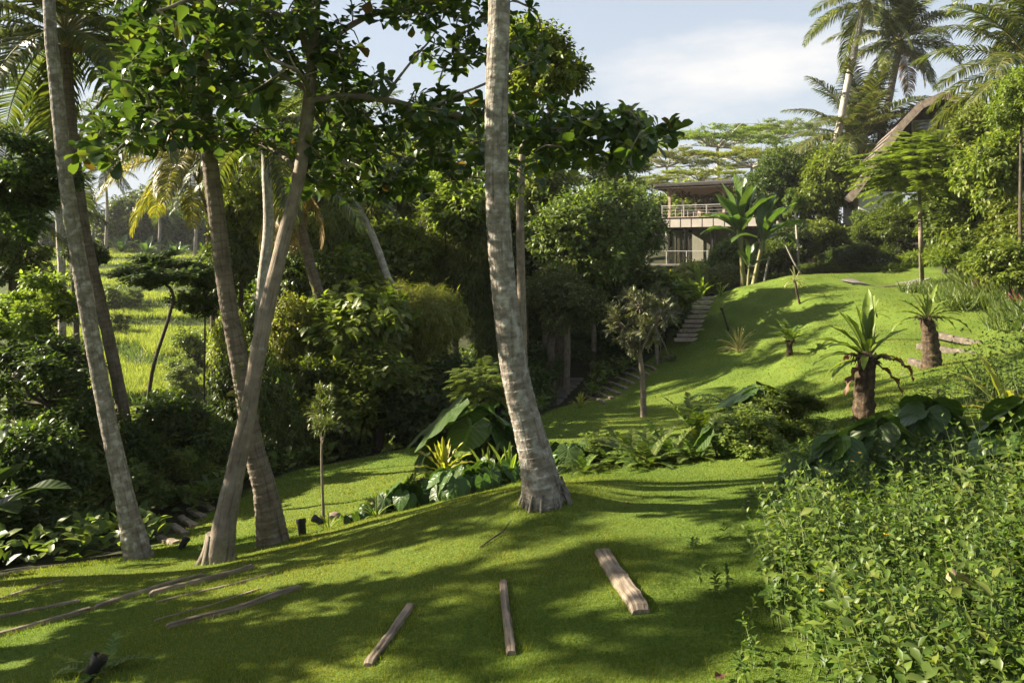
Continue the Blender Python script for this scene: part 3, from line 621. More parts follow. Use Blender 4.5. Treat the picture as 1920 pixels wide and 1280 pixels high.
def heart_mesh(mats, seed, petiole=1.0, droop=.5, pet_lean=.35, asp=.78):
    """arrow/heart blade of length 1 on a long stalk; stalk foot at the origin, blade hung from its top, pointing +Y"""
    rs = np.random.RandomState(seed); na, nr = 36, 6; th = np.linspace(-np.pi, np.pi, na + 1)[:-1]
    # outline: tip at theta=0 (+Y), two rounded lobes behind the stalk
    at_ = np.abs(th); r = np.interp(at_, [0, .12, .35, .8, 1.3, 1.9, 2.4, 2.75, 2.95, np.pi], [.78, .70, .60, .50, .46, .45, .43, .36, .20, .07])
    rr = (np.arange(nr + 1) / nr) ** .9; V = []; UV = []
    ph = rs.uniform(0, 6)
    for k in rr:
        x = np.sin(th) * r * k * asp / .78; y = np.cos(th) * r * k
        z = -droop * .55 * (y + .1) ** 2 * np.sign(y + .1) - .25 * np.abs(x) ** 1.6 + .05 * np.abs(x) * 2 + .018 * k * np.sin(at_ * 9 + ph) + .012 * np.sin(at_ * 15) * k
        V.append(np.stack([x, y, z], -1)); UV.append(np.stack([x * 1.3, (y - .8 * np.abs(x)) * 52], -1))
    V = np.stack(V); UV = np.stack(UV)
    mb = MB(); top = np.array([0, pet_lean * petiole, petiole])
    tl = -.35 - droop * .6; cs, sn = math.cos(tl), math.sin(tl)
    W = V.reshape(-1, 3).copy(); W[:, 1], W[:, 2] = W[:, 1] * cs - W[:, 2] * sn, W[:, 1] * sn + W[:, 2] * cs
    i = (np.arange(nr)[:, None] * na + np.arange(na)[None]); j = (np.arange(nr)[:, None] * na + (np.arange(na)[None] + 1) % na)
    mb.add(W + top, np.stack([i, j, j + na, i + na], -1).reshape(-1, 4), 0, UV.reshape(-1, 2))
    tube(mb, [(0, 0, 0), (0, pet_lean * petiole * .3, petiole * .55), top], [.022, .016, .010], 6, 1, seg=9, cap=False)
    return mb.mesh('leaf', mats)
def leaves_plant(name, label, cat, base, meshes, placed, group=None, pname='leaf'):
    """placed: (mesh index, azimuth in degrees (0 = away, clockwise from above negative), scale, tilt)"""
    o = thing(name, label, cat, base, group)
    for q, az, s, *tl in placed:
        link(pname, meshes[q], o, (0, 0, 0), (math.radians(tl[0]) if tl else 0, 0, math.radians(az)), s)
    return o
_SM = {}
def smesh(mat, wr=.11, wave=.12, stem='stem'):
    k = (mat, wr, wave)
    if k not in _SM: _SM[k] = [strap_mesh(e, d_, 1, wr, [LM[mat], BK[stem]], 50 + i, wave) for i, (e, d_) in enumerate([(1.45, .25), (1.2, .5), (.95, .8), (.65, 1.1), (.3, 1.2), (-.1, 1.1)])]
    return _SM[k]
def rosette(n, seed, lo=0, hi=4, s=(.8, 1.1), az0=0):
    rs = np.random.RandomState(seed)
    return [(int(round(lo + (hi - lo) * ((i + .5) / n))), az0 + i * 137.5 + rs.uniform(-14, 14), rs.uniform(*s)) for i in range(n)]
# ------------------------------------------------------------------ buildings
WOODD = plainmat('weathered_roof_wood', [(.3, (.035, .027, .022)), (.55, (.07, .055, .044)), (.75, (.12, .098, .08))], (.8, 14, 3), .8, .4)
DSHING = plainmat('dark_roof_shingle', [(.3, (.022, .019, .017)), (.55, (.045, .038, .033)), (.75, (.08, .068, .058))], (3, 5, 9), .85, .6)
SHING = plainmat('roof_shingle', [(.3, (.07, .055, .045)), (.55, (.13, .105, .085)), (.75, (.20, .165, .135))], (3, 5, 9), .85, .6)
WOODL = plainmat('bleached_timber', [(.25, (.17, .12, .085)), (.5, (.32, .25, .19)), (.75, (.45, .37, .29))], (2, 16, 5), .8, .4)
PANEL = plainmat('pale_balcony_panel', [(.3, (.30, .265, .23)), (.7, (.40, .36, .32))], (2, 2, 2), .6, .1)
STEEL = plainmat('dark_window_frame', [(.3, (.018, .016, .015)), (.7, (.035, .03, .028))], (5, 5, 5), .45, .05)
PLAST = plainmat('white_plaster', [(.3, (.52, .50, .46)), (.6, (.66, .64, .60)), (.8, (.72, .70, .66))], (.8, .8, .5), .85, .1)
ROOMW = plainmat('cream_room_wall', [(.3, (.38, .34, .28)), (.7, (.48, .43, .36))], (1, 1, 1), .8, 0)
CURT = plainmat('cream_curtain', [(.3, (.55, .48, .38)), (.7, (.68, .61, .50))], (14, 14, .4), .85, .4)
CABLE = plainmat('grey_rail', [(0, (.35, .34, .32)), (1, (.45, .44, .42))], (5, 5, 5), .4, 0)
STONE = plainmat('grey_paving', [(.3, (.08, .072, .064)), (.55, (.14, .126, .112)), (.8, (.21, .19, .17))], (3, 3, 3), .85, .3)
BAMB = plainmat('bamboo_wall', [(.3, (.16, .12, .08)), (.55, (.30, .235, .165)), (.75, (.42, .35, .26))], (16, 16, .5), .7, .5)
m, t, N, Lk = newmat('window_glass')
fr = N('ShaderNodeFresnel'); fr.inputs[0].default_value = 1.45; gl = N('ShaderNodeBsdfGlossy'); gl.inputs['Roughness'].default_value = .02
tp = N('ShaderNodeBsdfTransparent'); tp.inputs[0].default_value = (.80, .83, .80, 1); mx = N('ShaderNodeMixShader'); fa = N('ShaderNodeMath'); fa.operation = 'MULTIPLY_ADD'; fa.inputs[1].default_value = 1.0; fa.inputs[2].default_value = .10
Lk(fr.outputs[0], fa.inputs[0]); Lk(fa.outputs[0], mx.inputs[0]); Lk(tp.outputs[0], mx.inputs[1]); Lk(gl.outputs[0], mx.inputs[2]); oo = N('ShaderNodeOutputMaterial'); Lk(mx.outputs[0], oo.inputs[0]); GLASS = m

# two-storey villa: its front runs to the right and towards the camera
an = math.radians(30); U3 = np.array([math.cos(an), -math.sin(an), 0]); V3 = np.array([math.sin(an), math.cos(an), 0]); Z3 = np.array([0, 0, 1.0])
VO = np.array([9.95, 50.0, 0])
def vp(u, v, z): return VO + U3 * u + V3 * v + Z3 * z
LU, LV = 8.0, 10.5
gb = gz(*(vp(2, 1, 0)[:2]))
villa = thing('villa', 'two-storey villa with open timber-roofed terrace above a glazed ground floor', 'building', vp(0, 0, gb))
def vbox(mb, u, v, z, du, dv, dz, m=0): return box(mb, vp(u, v, z), U3 * du, V3 * dv, Z3 * dz, m)
part('base_slab', vbox(vbox(MB(), -.1, -.1, gb - .9, LU + .2, LV + .2, -.98 - gb + .9), -.7, -.9, -.99, LU + 1, .78, .12, 0), STONE, villa, smooth=False)
fl = part('floor_slab', vbox(MB(), 0, 0, 1.52, LU, LV, .68), WOODD, villa, smooth=False)
mb = MB()
for k in range(11): vbox(mb, .06 + k * .725, -.035, 1.56, .66, .033, .56)
for k in range(14): vbox(mb, -.035, .06 + k * .74, 1.56, .033, .68, .56)
part('fascia_panel', mb, PANEL, fl, base=villa.location, smooth=False)
mb = MB(); vbox(mb, -.10, -.10, 2.2, LU + .2, LV + .2, .06); part('terrace_edge', mb, WOODL, villa, smooth=False)
# hipped roof with deep eaves
ez, rz = 4.28, 4.80; e0, e1, f0, f1 = -.35, LU + .5, -.5, LV + .6
c = [vp(e0, f0, ez), vp(e1, f0, ez), vp(e1, f1, ez), vp(e0, f1, ez)]; r1, r2 = vp((e0 + e1) / 2, f0 + 4.2, rz), vp((e0 + e1) / 2, f1 - 4.2, rz)
up = Z3 * .16; mb = MB()
ct = [q + up for q in c]
for f in ([ct[0], ct[1], r1 + up], [ct[2], ct[3], r2 + up]): mb.add(f, [[0, 1, 2]])
for f in ([ct[1], ct[2], r2 + up, r1 + up], [ct[3], ct[0], r1 + up, r2 + up]): mb.add(f, [[0, 1, 2, 3]])
for i in range(4): mb.add([c[i], c[(i + 1) % 4], ct[(i + 1) % 4], ct[i]], [[0, 1, 2, 3]])
rf = part('roof', mb, DSHING, villa, smooth=False)
mb = MB()
for f in ([c[0], c[1], r1], [c[2], c[3], r2]): mb.add(np.array(f) - Z3 * .004, [[2, 1, 0]])
for f in ([c[1], c[2], r2, r1], [c[3], c[0], r1, r2]): mb.add(np.array(f) - Z3 * .004, [[3, 2, 1, 0]])
for i in range(15):
    for s_ in (0, 1):
        a = vp(e0 + .1 + i * .58, f0 + .1 if not s_ else f1 - .1, ez - .02); b = r1 * .5 + r2 * .5 - Z3 * .05; mb_ = a * .0 + a
        bar(mb, a, a * .55 + b * .45, .07, .12)
for i in range(4): bar(mb, c[i] * .99 + c[(i + 2) % 4] * .01 - Z3 * .06, c[(i + 1) % 4] * .99 + c[(i + 3) % 4] * .01 - Z3 * .06, .1, .16)
part('ceiling', mb, WOODD, rf, smooth=False)
for (u_, v_) in ((.55, .55), (.55, 3.6), (.55, 6.8), (.55, 9.9), (4.2, .55), (7.5, .55), (7.5, 9.9), (4.2, 9.9)):
    mb = MB(); vbox(mb, u_ - .08, v_ - .08, 2.26, .16, .16, ez - 2.30)
    for du, dv in ((.5, 0), (-.5, 0), (0, .5), (0, -.5)): bar(mb, vp(u_, v_, ez - .62), vp(u_ + du, v_ + dv, ez - .10), .07, .09)
    part('post', mb, WOODL if v_ < 2 else WOODD, villa, smooth=False)
mb = MB()
for h_ in (.22, .42, .62): tube(mb, [vp(LU - .1, .12, 2.26 + h_), vp(.12, .12, 2.26 + h_)], [.008, .008], 4); tube(mb, [vp(.12, .12, 2.26 + h_), vp(.12, LV - .1, 2.26 + h_)], [.008, .008], 4)
bar(mb, vp(.08, .12, 3.02), vp(LU, .12, 3.02), .05, .04); bar(mb, vp(.12, .18, 3.02), vp(.12, LV, 3.02), .05, .04)
for k in range(6): vbox(mb, .14 + k * 1.5, .10, 2.26, .04, .04, .73)
for k in range(1, 7): vbox(mb, .10, .14 + k * 1.5, 2.26, .04, .04, .73)
part('railing', mb, CABLE, villa, smooth=False)
# ground floor: room, glazing, curtains
mb = MB(); vbox(mb, .5, 6.0, -.98, LU - .6, .15, 2.48); vbox(mb, LU - .3, .5, -.98, .15, 5.4, 2.48); part('room_wall', mb, ROOMW, villa, smooth=False)
for k in range(5):
    u_ = .45 + k * 1.5; wf = part('window', vbox(vbox(vbox(vbox(MB(), u_, .45, -.97, .06, .08, 2.47), u_ + 1.44, .45, -.97, .05, .08, 2.47), u_ + .06, .45, -.97, 1.38, .08, .06), u_ + .06, .45, 1.42, 1.38, .08, .07), STEEL, villa, smooth=False)
    part('pane', vbox(MB(), u_ + .06, .485, -.91, 1.38, .012, 2.33), GLASS, wf, base=villa.location, smooth=False).parent = wf
for k in range(3):
    v_ = .60 + k * 1.7; wf = part('window', vbox(vbox(vbox(vbox(MB(), .45, v_, -.97, .08, .06, 2.47), .45, v_ + 1.62, -.97, .08, .06, 2.47), .45, v_ + .06, -.97, .08, 1.56, .06), .45, v_ + .06, 1.42, .08, 1.56, .07), STEEL, villa, smooth=False)
    part('pane', vbox(MB(), .485, v_ + .06, -.91, .012, 1.56, 2.33), GLASS, wf, base=villa.location, smooth=False)
def curtain(u0, u1, v_):
    n = 60; uu = np.linspace(u0, u1, n); dv = .06 * np.sin(uu * 42) + .02 * np.sin(uu * 97)
    a = np.array([vp(q, v_ + w_, -.9) for q, w_ in zip(uu, dv)]); b = a + Z3 * 2.3; i = np.arange(n - 1)[:, None]
    part('curtain', MB().add(np.concatenate([a, b]), np.hstack([i, i + 1, i + 1 + n, i + n])), CURT, villa)
curtain(.70, 1.35, .85); curtain(1.5, 1.75, .85); curtain(3.2, 3.6, .85)
part('beam', vbox(vbox(MB(), .3, .25, 1.40, LU - .4, .12, .118), .25, .4, 1.40, .12, LV - .5, .118), WOODD, villa, smooth=False)
mb = MB(); bar(mb, vp(-.6, -.82, -.02), vp(LU, -.82, -.02), .04, .03)
for k in range(7): vbox(mb, -.6 + k * 1.35, -.84, -.87, .04, .04, .84)
part('deck_rail', mb, CABLE, villa, smooth=False)
# furniture on the terrace
def rack(u0, v0, label, sc_=1.0):
    o = thing('slatted_armchair', label, 'chair', vp(u0, v0, 2.262)); W = .9 * sc_; H = .85 * sc_
    mb = MB()
    for k in range(5): vbox(mb, u0 + .04 + k * (W - .08) / 4.6, v0 + .62, 2.66, .06, .03, H - .42)
    vbox(mb, u0, v0 + .60, 2.262 + H, W, .07, .06); part('backrest', mb, WOODL, o, smooth=False)
    mb = MB(); vbox(mb, u0 + .06, v0, 2.60, W - .12, .6, .09); part('seat', mb, CURT, o, smooth=False)
    for s_ in (0, 1):
        mb = MB(); q = u0 + s_ * (W - .06); vbox(mb, q, v0 - .02, 2.90, .06, .62, .05)
        for k in range(4): vbox(mb, q + .01, v0 + .04 + k * .16, 2.62, .04, .03, .275)
        part('armrest', mb, WOODL, o, smooth=False)
        for v_ in (0, .61):
            mb = MB(); vbox(mb, q, v0 + v_ - (.02 if not v_ else 0), 2.262, .06, .06, .34); part('leg', mb, WOODL, o, smooth=False)
rack(2.05, 1.9, 'pale slatted armchair on the villa terrace nearest its corner post'); rack(3.35, 2.0, 'pale slatted armchair on the villa terrace beside the banana leaves')
o = thing('side_table', 'small dark table standing on the villa terrace in front of the armchairs', 'table', vp(2.95, 1.3, 2.262))
part('table_top', vbox(MB(), 2.7, 1.05, 2.68, .5, .5, .05), STEEL, o, smooth=False)
for a in (2.72, 3.12):
    for b in (1.07, 1.47): part('leg', vbox(MB(), a, b, 2.262, .05, .05, .418), STEEL, o, smooth=False)

# house with the tall bent shingle roof on the right
HE = np.array([.95, -.31, 0]); HE = nrm(HE); HA = np.array([.31, .95, 0]); HA = nrm(HA); HO = np.array([19.55, 42.0, 0])
def hp(t_, a_, z): return HO + HE * t_ + HA * a_ + Z3 * z
house = thing('bent_roof_house', 'white house with a tall bent shingle roof half hidden behind the feathery tree', 'building', hp(4, 0, gz(23.5, 40.8)))
prof = [(-.35, 2.75), (.1, 3.35), (1.1, 5.0), (2.3, 6.75), (3.2, 7.75), (4.2, 8.2), (5.2, 7.75), (6.1, 6.75), (7.3, 5.0), (8.3, 3.35), (8.75, 2.75)]
mb = MB(); pr = np.array(prof)
nn = np.gradient(pr, axis=0); nn = nrm(np.stack([-nn[:, 1], nn[:, 0]], -1)); po = pr + nn * .34
A = np.array([hp(q[0], -.9, q[1]) for q in po]); B = np.array([hp(q[0], 8, q[1]) for q in po]); C_ = np.array([hp(q[0], -.9, q[1]) for q in pr]); E_ = np.array([hp(q[0], 8, q[1]) for q in pr])
for i in range(len(pr) - 1):
    L_ = np.linalg.norm(A[i + 1] - A[i])
    for k in range(4):                    # courses of shingles, each lapping the one below
        a, b = A[i] + (A[i + 1] - A[i]) * k / 4, A[i] + (A[i + 1] - A[i]) * (k + 1) / 4; a2, b2 = B[i] + (B[i + 1] - B[i]) * k / 4, B[i] + (B[i + 1] - B[i]) * (k + 1) / 4
        l_ = (HE * nn[i][0] + Z3 * nn[i][1]) * .05; s_ = 1 if i < 5 else 0
        mb.add([a + l_ * s_, b + l_ * (1 - s_), b2 + l_ * (1 - s_), a2 + l_ * s_], [[0, 3, 2, 1]])
    mb.add([C_[i], A[i], A[i + 1], C_[i + 1]], [[0, 1, 2, 3]]); mb.add([C_[i], C_[i + 1], E_[i + 1], E_[i]], [[0, 1, 2, 3]], 1)
mb.add([A[0], C_[0], E_[0], B[0]], [[0, 1, 2, 3]])
rf = part('roof', mb, [SHING, WOODD], house, smooth=False)
mb = MB()
for i in range(len(pr) - 1): bar(mb, C_[i] - HA * .03 + (A[i] - C_[i]) * .5, C_[i + 1] - HA * .03 + (A[i + 1] - C_[i + 1]) * .5, .05, .40)
part('verge_board', mb, WOODL, rf, smooth=False)
gw = gz(23.5, 40.8) - .5
mb = MB(); box(mb, hp(.12, 0, gw), HE * 2.2, HA * .2, Z3 * (3.3 - gw)); box(mb, hp(6.1, 0, gw), HE * 2.2, HA * .2, Z3 * (3.3 - gw)); box(mb, hp(.12, .2, gw), HE * .2, HA * 7.5, Z3 * (3.2 - gw)); part('wall', mb, PLAST, house, smooth=False)
mb = MB(); box(mb, hp(2.32, .02, gw), HE * 3.78, HA * .16, Z3 * (1.2 - gw)); part('plinth', mb, STONE, house, smooth=False)
gab = [q for q in prof if q[1] >= 3.3]; gp = [hp(q[0], .6, q[1] - .06) for q in gab]
part('gable_board', MB().add(np.array(gp + [hp(gab[-1][0], .6, 3.3), hp(gab[0][0], .6, 3.3)]), [list(range(len(gp) + 2))]), WOODD, house, smooth=False)
for (t0, t1, z0, z1) in ((2.9, 4.15, 5.2, 7.3), (4.25, 5.5, 5.2, 7.3), (2.35, 4.1, 1.25, 3.2), (4.3, 6.05, 1.25, 3.2)):
    mb = MB(); 
    for q in ((t0, z0, t1 - t0, .09), (t0, z1 - .09, t1 - t0, .09)): box(mb, hp(q[0], .42, q[1]), HE * q[2], HA * .12, Z3 * q[3])
    for q in (t0, t1 - .09): box(mb, hp(q, .42, z0 + .09), HE * .09, HA * .12, Z3 * (z1 - z0 - .18))
    wf = part('window', mb, WOODL, house, smooth=False)
    part('pane', MB().add([hp(t0 + .09, .47, z0 + .09), hp(t1 - .09, .47, z0 + .09), hp(t1 - .09, .47, z1 - .09), hp(t0 + .09, .47, z1 - .09)], [[0, 1, 2, 3]]), GLASS, wf, base=house.location, smooth=False)
# low bamboo-walled hut between the saplings and the hedge
hx = P(1484, 470, 46); hb = gz(hx[0], hx[1])
hut = thing('bamboo_hut', 'low bamboo-walled hut with a flat shingle roof behind the staked saplings', 'building', (hx[0], hx[1], hb))
part('wall', box(box(MB(), (hx[0], hx[1], hb - .1), (1.35, -.2, 0), (.03, .15, 0), Z3 * (.9 - hb)), (hx[0] + 1.9, hx[1] - .25, hb - .1), (2.6, -.3, 0), (.03, .15, 0), Z3 * (.9 - hb)), BAMB, hut, smooth=False)
part('roof', box(box(MB(), (hx[0] - .5, hx[1] - 1.0, .82), (5.2, -.7, 0), (.6, 4, .3), (0, 0, .12)), (hx[0] - .52, hx[1] - 1.05, 1.0), (5.24, -.7, 0), (.6, 4, .5), (0, 0, .3)), SHING, hut, smooth=False)
part('back_wall', box(MB(), (hx[0] + .3, hx[1] + 2.6, hb - .1), (4.2, -.6, 0), (.03, .15, 0), Z3 * (.9 - hb)), WOODD, hut, smooth=False)
for q in (-.3, 1.6, 4.4): part('post', bar(MB(), (hx[0] + q, hx[1] - .75 - q * .13, hb - .2), (hx[0] + q, hx[1] - .75 - q * .13, .80), .12, .12), WOODL, hut, smooth=False)
# ------------------------------------------------------------------ trunks and trees of the foreground
def pxp(seq): return [P(*q) for q in seq]
def rpx(ws, D): return [w_ / 2 * D / F for w_ in ws]
# the palm trunk in the middle
b = hit(1024, 938); D = b[1]
def roots_mid(mb):
    rs = np.random.RandomState(5)
    for i in range(60):
        a = rs.uniform(-.9, 3.6) if i % 3 else rs.uniform(0, 6.28); L_ = rs.uniform(.15, .235); r_ = rs.uniform(.008, .016)
        d = np.array([math.cos(a), math.sin(a), 0]); q0 = b + d * .14 + [0, 0, rs.uniform(.06, .22)]
        q2 = b + d * L_ * 1.15; q2[2] = gz(q2[0], q2[1]) - .06
        tube(mb, [q0, b + d * (L_ * .85) + [0, 0, .09], q2], [r_ * .7, r_, r_ * .8], 6, 0, seg=8)
palm('palm_tree', 'pale grey palm trunk standing alone in the middle on a low grassy mound',
     [b] + pxp([(1008, 872, D), (990, 800, D), (966, 700, D), (947, 560, D), (934, 400, D), (931, 200, D), (936, 0, D), (936, -400, D), (950, -800, D), (985, -1200, D)]),
     rpx([88, 66, 56, 52, 48, 45, 43, 41, 40, 38, 34], D), 'palm', L=3.8, n=20, seed=3, sides=40, seg=900, disp=ringdisp(.085, .035, 3), roots=roots_mid)
b = hit(265, 1046); D = b[1]
palm('palm_tree', 'slender leaning grey palm trunk, the nearer of the two at the far left', [b] + pxp([(236, 940, D), (205, 800, D), (176, 650, D), (150, 500, D), (124, 340, D), (105, 160, D), (92, 0, D), (84, -400, D + .5), (70, -800, D + 1)]),
     rpx([54, 34, 30, 28, 27, 25, 23, 21, 20, 18], D), 'palm', L=4.2, n=18, seed=4, sides=24, seg=500, disp=ringdisp(.09, .05, 5))
bb = on(262, 14.5)
palm('palm_tree', 'dark leaning palm with a full crown of drooping fronds behind the far-left trunk', [bb] + pxp([(236, 800, 14.5), (205, 640, 14.5), (162, 450, 14.5), (141, 300, 14.5), (130, 180, 14.5), (124, 62, 14.5)]),
     rpx([32, 23, 21, 20, 19, 18, 17], 14.5), 'palm', L=3.3, n=30, seed=8, bark='palmd', seg=260, disp=ringdisp(.1, .05, 6), crown_kw=dict(young=(3, 4), lo=1), nuts=5)
b = hit(515, 1018); D = b[1]
palm('palm_tree', 'dark ringed palm trunk crossing behind the branching tree trunk', [b] + pxp([(498, 925, D), (474, 830, D), (452, 700, D), (425, 550, D), (401, 360, D), (386, 225, D), (372, 0, D), (360, -400, D), (356, -800, D)]),
     rpx([64, 44, 36, 32, 31, 30, 26, 24, 22, 20], D), 'palm', L=4.0, n=18, seed=12, bark='palmd', sides=30, seg=620, disp=ringdisp(.075, .06, 7))
# leaning palms further back
for (seq, ws, lab, L_, n_, mt, kw) in [
    ([(790, 700, 25), (757, 600, 25), (725, 515, 25), (698, 440, 25), (668, 380, 25), (640, 300, 25)], [17, 16, 14, 13, 12, 11], 'thin pale palm trunk leaning left above the light bamboo clump', 3.0, 16, 'palm', {}),
    ([(655, 700, 20), (630, 640, 20), (604, 570, 20), (580, 490, 20), (560, 400, 20), (556, 330, 20)], [26, 23, 21, 20, 19, 17], 'mossy brown palm trunk leaning left with a skirt of dead fronds', 3.0, 9, 'palm', dict(dead=4)),
    ([(430, 640, 26), (408, 540, 26), (395, 460, 26), (392, 400, 26), (375, 340, 26), (352, 290, 26)], [18, 16, 15, 14, 14, 13], 'palm with yellow-tipped hanging fronds seen between the trunks', 3.6, 22, 'palmy', dict(lo=2)),
    ([(118, 620, 22), (116, 540, 22), (113, 460, 22), (108, 360, 22), (100, 270, 22)], [14, 13, 13, 12, 11], 'thin straight pale palm trunk rising behind the leftmost palm', 2.8, 14, 'palm', {}),
    ([(45, 560, 18), (28, 490, 18), (12, 430, 18), (2, 395, 18)], [24, 22, 21, 19], 'short thick palm leaning out at the left edge', 2.6, 16, 'palm', {}),
    ([(470, 700, 17), (490, 560, 17), (503, 430, 17), (500, 330, 17), (498, 240, 17)], [22, 20, 19, 18, 16], 'pale palm trunk hugging the branching tree behind its fork', 2.9, 14, 'palmg', dict(lo=1))]:
    p_ = pxp(seq); p_[0] = on(seq[0][0], seq[0][2])
    palm('palm_tree', lab, p_, rpx(ws, seq[0][2]), mt, L=L_, n=n_, seed=int(seq[0][0]), bark='pale' if 'pale' in lab else 'palmd', sides=12, seg=150, disp=ringdisp(.12, .05, 9), crown_kw=kw)

# the branching broad-leaved tree
b = hit(405, 1054); D = b[1]; D2 = D + .6
tr_pts = [b] + pxp([(425, 960, D), (440, 890, D), (465, 770, D), (494, 610, D + .1), (530, 455, D + .3), (560, 335, D + .45), (577, 215, D2), (586, 100, D2), (596, -60, D2), (600, -220, D2)])
tm = MB(); b0 = tr_pts[0].copy(); tr_pts[0] = tr_pts[0] - [0, 0, .15]
def barkd(th, v, p): return 1 + .10 * (fbm(p * 3, 3, 2) - .5) * 2 + .05 * (fbm(p * 11, 5, 3) - .5) * 2 + .10 * np.exp(-v * 2.2) * np.sin(th * 3 + 1)
tube(tm, tr_pts, rpx([58, 40, 35, 30, 29, 28, 26, 25, 21, 15, 8], D), 24, 0, barkd, seg=360)
rs = np.random.RandomState(5)
for i in range(9):
    a = i * .7 + rs.uniform(-.2, .2); d = np.array([math.cos(a), math.sin(a), 0]); q2 = b + d * rs.uniform(.16, .24); q2[2] = gz(q2[0], q2[1]) - .05
    tube(tm, [b + d * .06 + [0, 0, .30], b + d * .11 + [0, 0, .10], q2], [.04, .04, .02], 7, 0, barkd, seg=12)
LIMB = [([(584, 190, D2), (640, 182, D2), (720, 186, D2 - .2), (800, 204, D2 - .5), (900, 226, D2 - .8), (1000, 236, D2 - 1), (1110, 240, D2 - 1.1), (1225, 243, D2 - 1.2)], [18, 15, 13, 11, 9, 7, 5, 3]),
        ([(578, 170, D2), (545, 150, D2), (480, 130, D2 - .2), (410, 165, D2 - .5), (340, 200, D2 - .8), (270, 235, D2 - 1), (195, 265, D2 - 1.2)], [14, 12, 10, 8, 7, 5, 3]),
        ([(586, 110, D2), (640, 60, D2), (720, 20, D2 + .4), (820, 0, D2 + .8), (930, -10, D2 + 1), (1000, 20, D2 + 1.1)], [16, 13, 11, 9, 7, 4]),
        ([(582, 200, D2), (620, 250, D2 + .6), (690, 270, D2 + 1.0), (760, 300, D2 + 1.3), (860, 330, D2 + 1.5), (960, 345, D2 + 1.6)], [13, 11, 9, 8, 6, 4]),
        ([(586, 100, D2), (540, 40, D2 - .4), (460, 10, D2 - 1), (370, 0, D2 - 1.6), (290, 20, D2 - 2)], [14, 11, 9, 7, 4]),
        ([(590, 20, D2), (620, -40, D2 + .2), (700, -90, D2), (820, -120, D2)], [12, 9, 7, 4]), ([(590, -20, D2), (520, -80, D2 + .3), (420, -120, D2 + .6)], [11, 8, 4]),
        ([(560, 335, D + .45), (540, 300, D + .9), (510, 280, D + 1.4), (470, 270, D + 1.7)], [10, 8, 6, 4]),
        ([(580, 180, D2), (570, 150, D2 - .8), (540, 120, D2 - 1.8), (500, 90, D2 - 2.6)], [10, 8, 6, 4]),
        ([(720, 186, D2 - .2), (760, 130, D2), (800, 80, D2 + .2), (835, 30, D2 + .3)], [7, 5, 4, 2]), ([(800, 204, D2 - .5), (900, 160, D2 - .6), (1000, 110, D2 - .7)], [6, 5, 3])]
samples = []
for seq, ws in LIMB:
    q = catmull(pxp(seq), 40); q = q + (np.stack([noise3(q * 2.5, k) for k in (1, 2, 3)], -1) - .5) * .10 * np.linspace(0, 1, 40)[:, None]
    tube(tm, q, np.interp(np.linspace(0, 1, 40), np.linspace(0, 1, len(ws)), rpx(ws, D)), 9, 0, barkd); samples.append(q[6:])
SMP = np.concatenate(samples)
blobs = [(380,50,190,75,26,-1),(300,140,100,55,14,-1),(245,225,80,40,9,-1.2),(185,280,45,30,4,-1.3),(420,170,110,55,14,-.8),(335,245,110,36,9,-.8),(465,250,100,45,10,.6),
         (545,50,140,75,18,0),(640,140,110,62,15,.2),(700,235,130,52,15,.4),(640,275,110,50,11,.8),(700,345,110,40,8,1.2),(580,330,70,36,5,1.0),(470,60,120,60,12,.6),(760,330,80,40,7,1.3),
         (820,215,110,52,13,-.4),(860,300,110,52,12,1),(990,215,110,46,12,-.8),(1050,268,100,42,10,-.9),(1130,230,75,38,8,-1),(1218,246,48,24,5,-1.2),(960,325,80,36,6,1.4),(1150,285,60,24,4,-1),
         (880,25,140,55,14,.8),(975,85,60,50,6,.9),(770,10,90,40,8,.6),(850,110,60,36,4,.2),(560,-80,300,80,26,0),(800,-110,180,60,12,0),(340,-60,200,60,12,-1)]
pos = []
rs = np.random.RandomState(17)
for (cx, cy_, wx, wy, n_, dz) in blobs:
    for k in range(int(n_ * 3.0)):
        d = rsph(1, rs)[0] * rs.rand() ** .4
        pos.append(P(cx + d[0] * wx, cy_ + d[1] * wy, D2 + dz + d[2] * 1.1))
pos = np.array(pos)
twigdir = np.zeros((len(pos), 3)); d0 = np.array([np.linalg.norm(SMP - p, axis=1).min() for p in pos]); order = np.argsort(d0); net = SMP.copy()
for i in order:
    p = pos[i]; dd = np.linalg.norm(net - p, axis=1); a = net[int(np.argmin(dd))]; L_ = dd.min(); mid = a * .5 + p * .5 + rs.normal(size=3) * .10 * L_ + np.array([0, 0, .10 * L_])
    tube(tm, [a, mid, p], [.013 if L_ > .4 else .009, .008, .005], 5, 0, cap=False, seg=5); net = np.vstack([net, mid, p]); twigdir[i] = nrm((p - mid) / max(L_, .05) + np.array([0, 0, .45]) + rs.normal(size=3) * .25)
lm = MB(); n = len(pos); rf_ = nrm(np.cross(twigdir, rsph(n, rs))); rf2 = np.cross(twigdir, rf_)
for j in range(11):
    t_ = j / 10.; a = rs.uniform(0, 6.28, n) * 0 + j * 2.4 + np.arange(n)
    side = rf_ * np.cos(a)[:, None] + rf2 * np.sin(a)[:, None]
    d = nrm(side * (1.05 - .5 * t_) + twigdir * (.1 + .65 * t_) + np.array([0, 0, -.12]) + rs.normal(size=(n, 3)) * .16)
    k = rs.rand(n) > .12
    inst(lm, TPL['obov'], (pos - twigdir * (1 - t_) * .10)[k], d[k], nrm(np.array([0, 0, 1.0]) + twigdir * .5 + rs.normal(size=(n, 3)) * .3)[k], (rs.uniform(.09, .205, n) * (1.1 - .35 * t_))[k])
o = thing('broadleaf_tree', 'branching tree with large dark glossy leaves spreading across the top of the view', 'tree', b0)
part('trunk', tm, BK['tree'], o, base=b0); part('crown', lm, LM['almond'], o, base=b0)
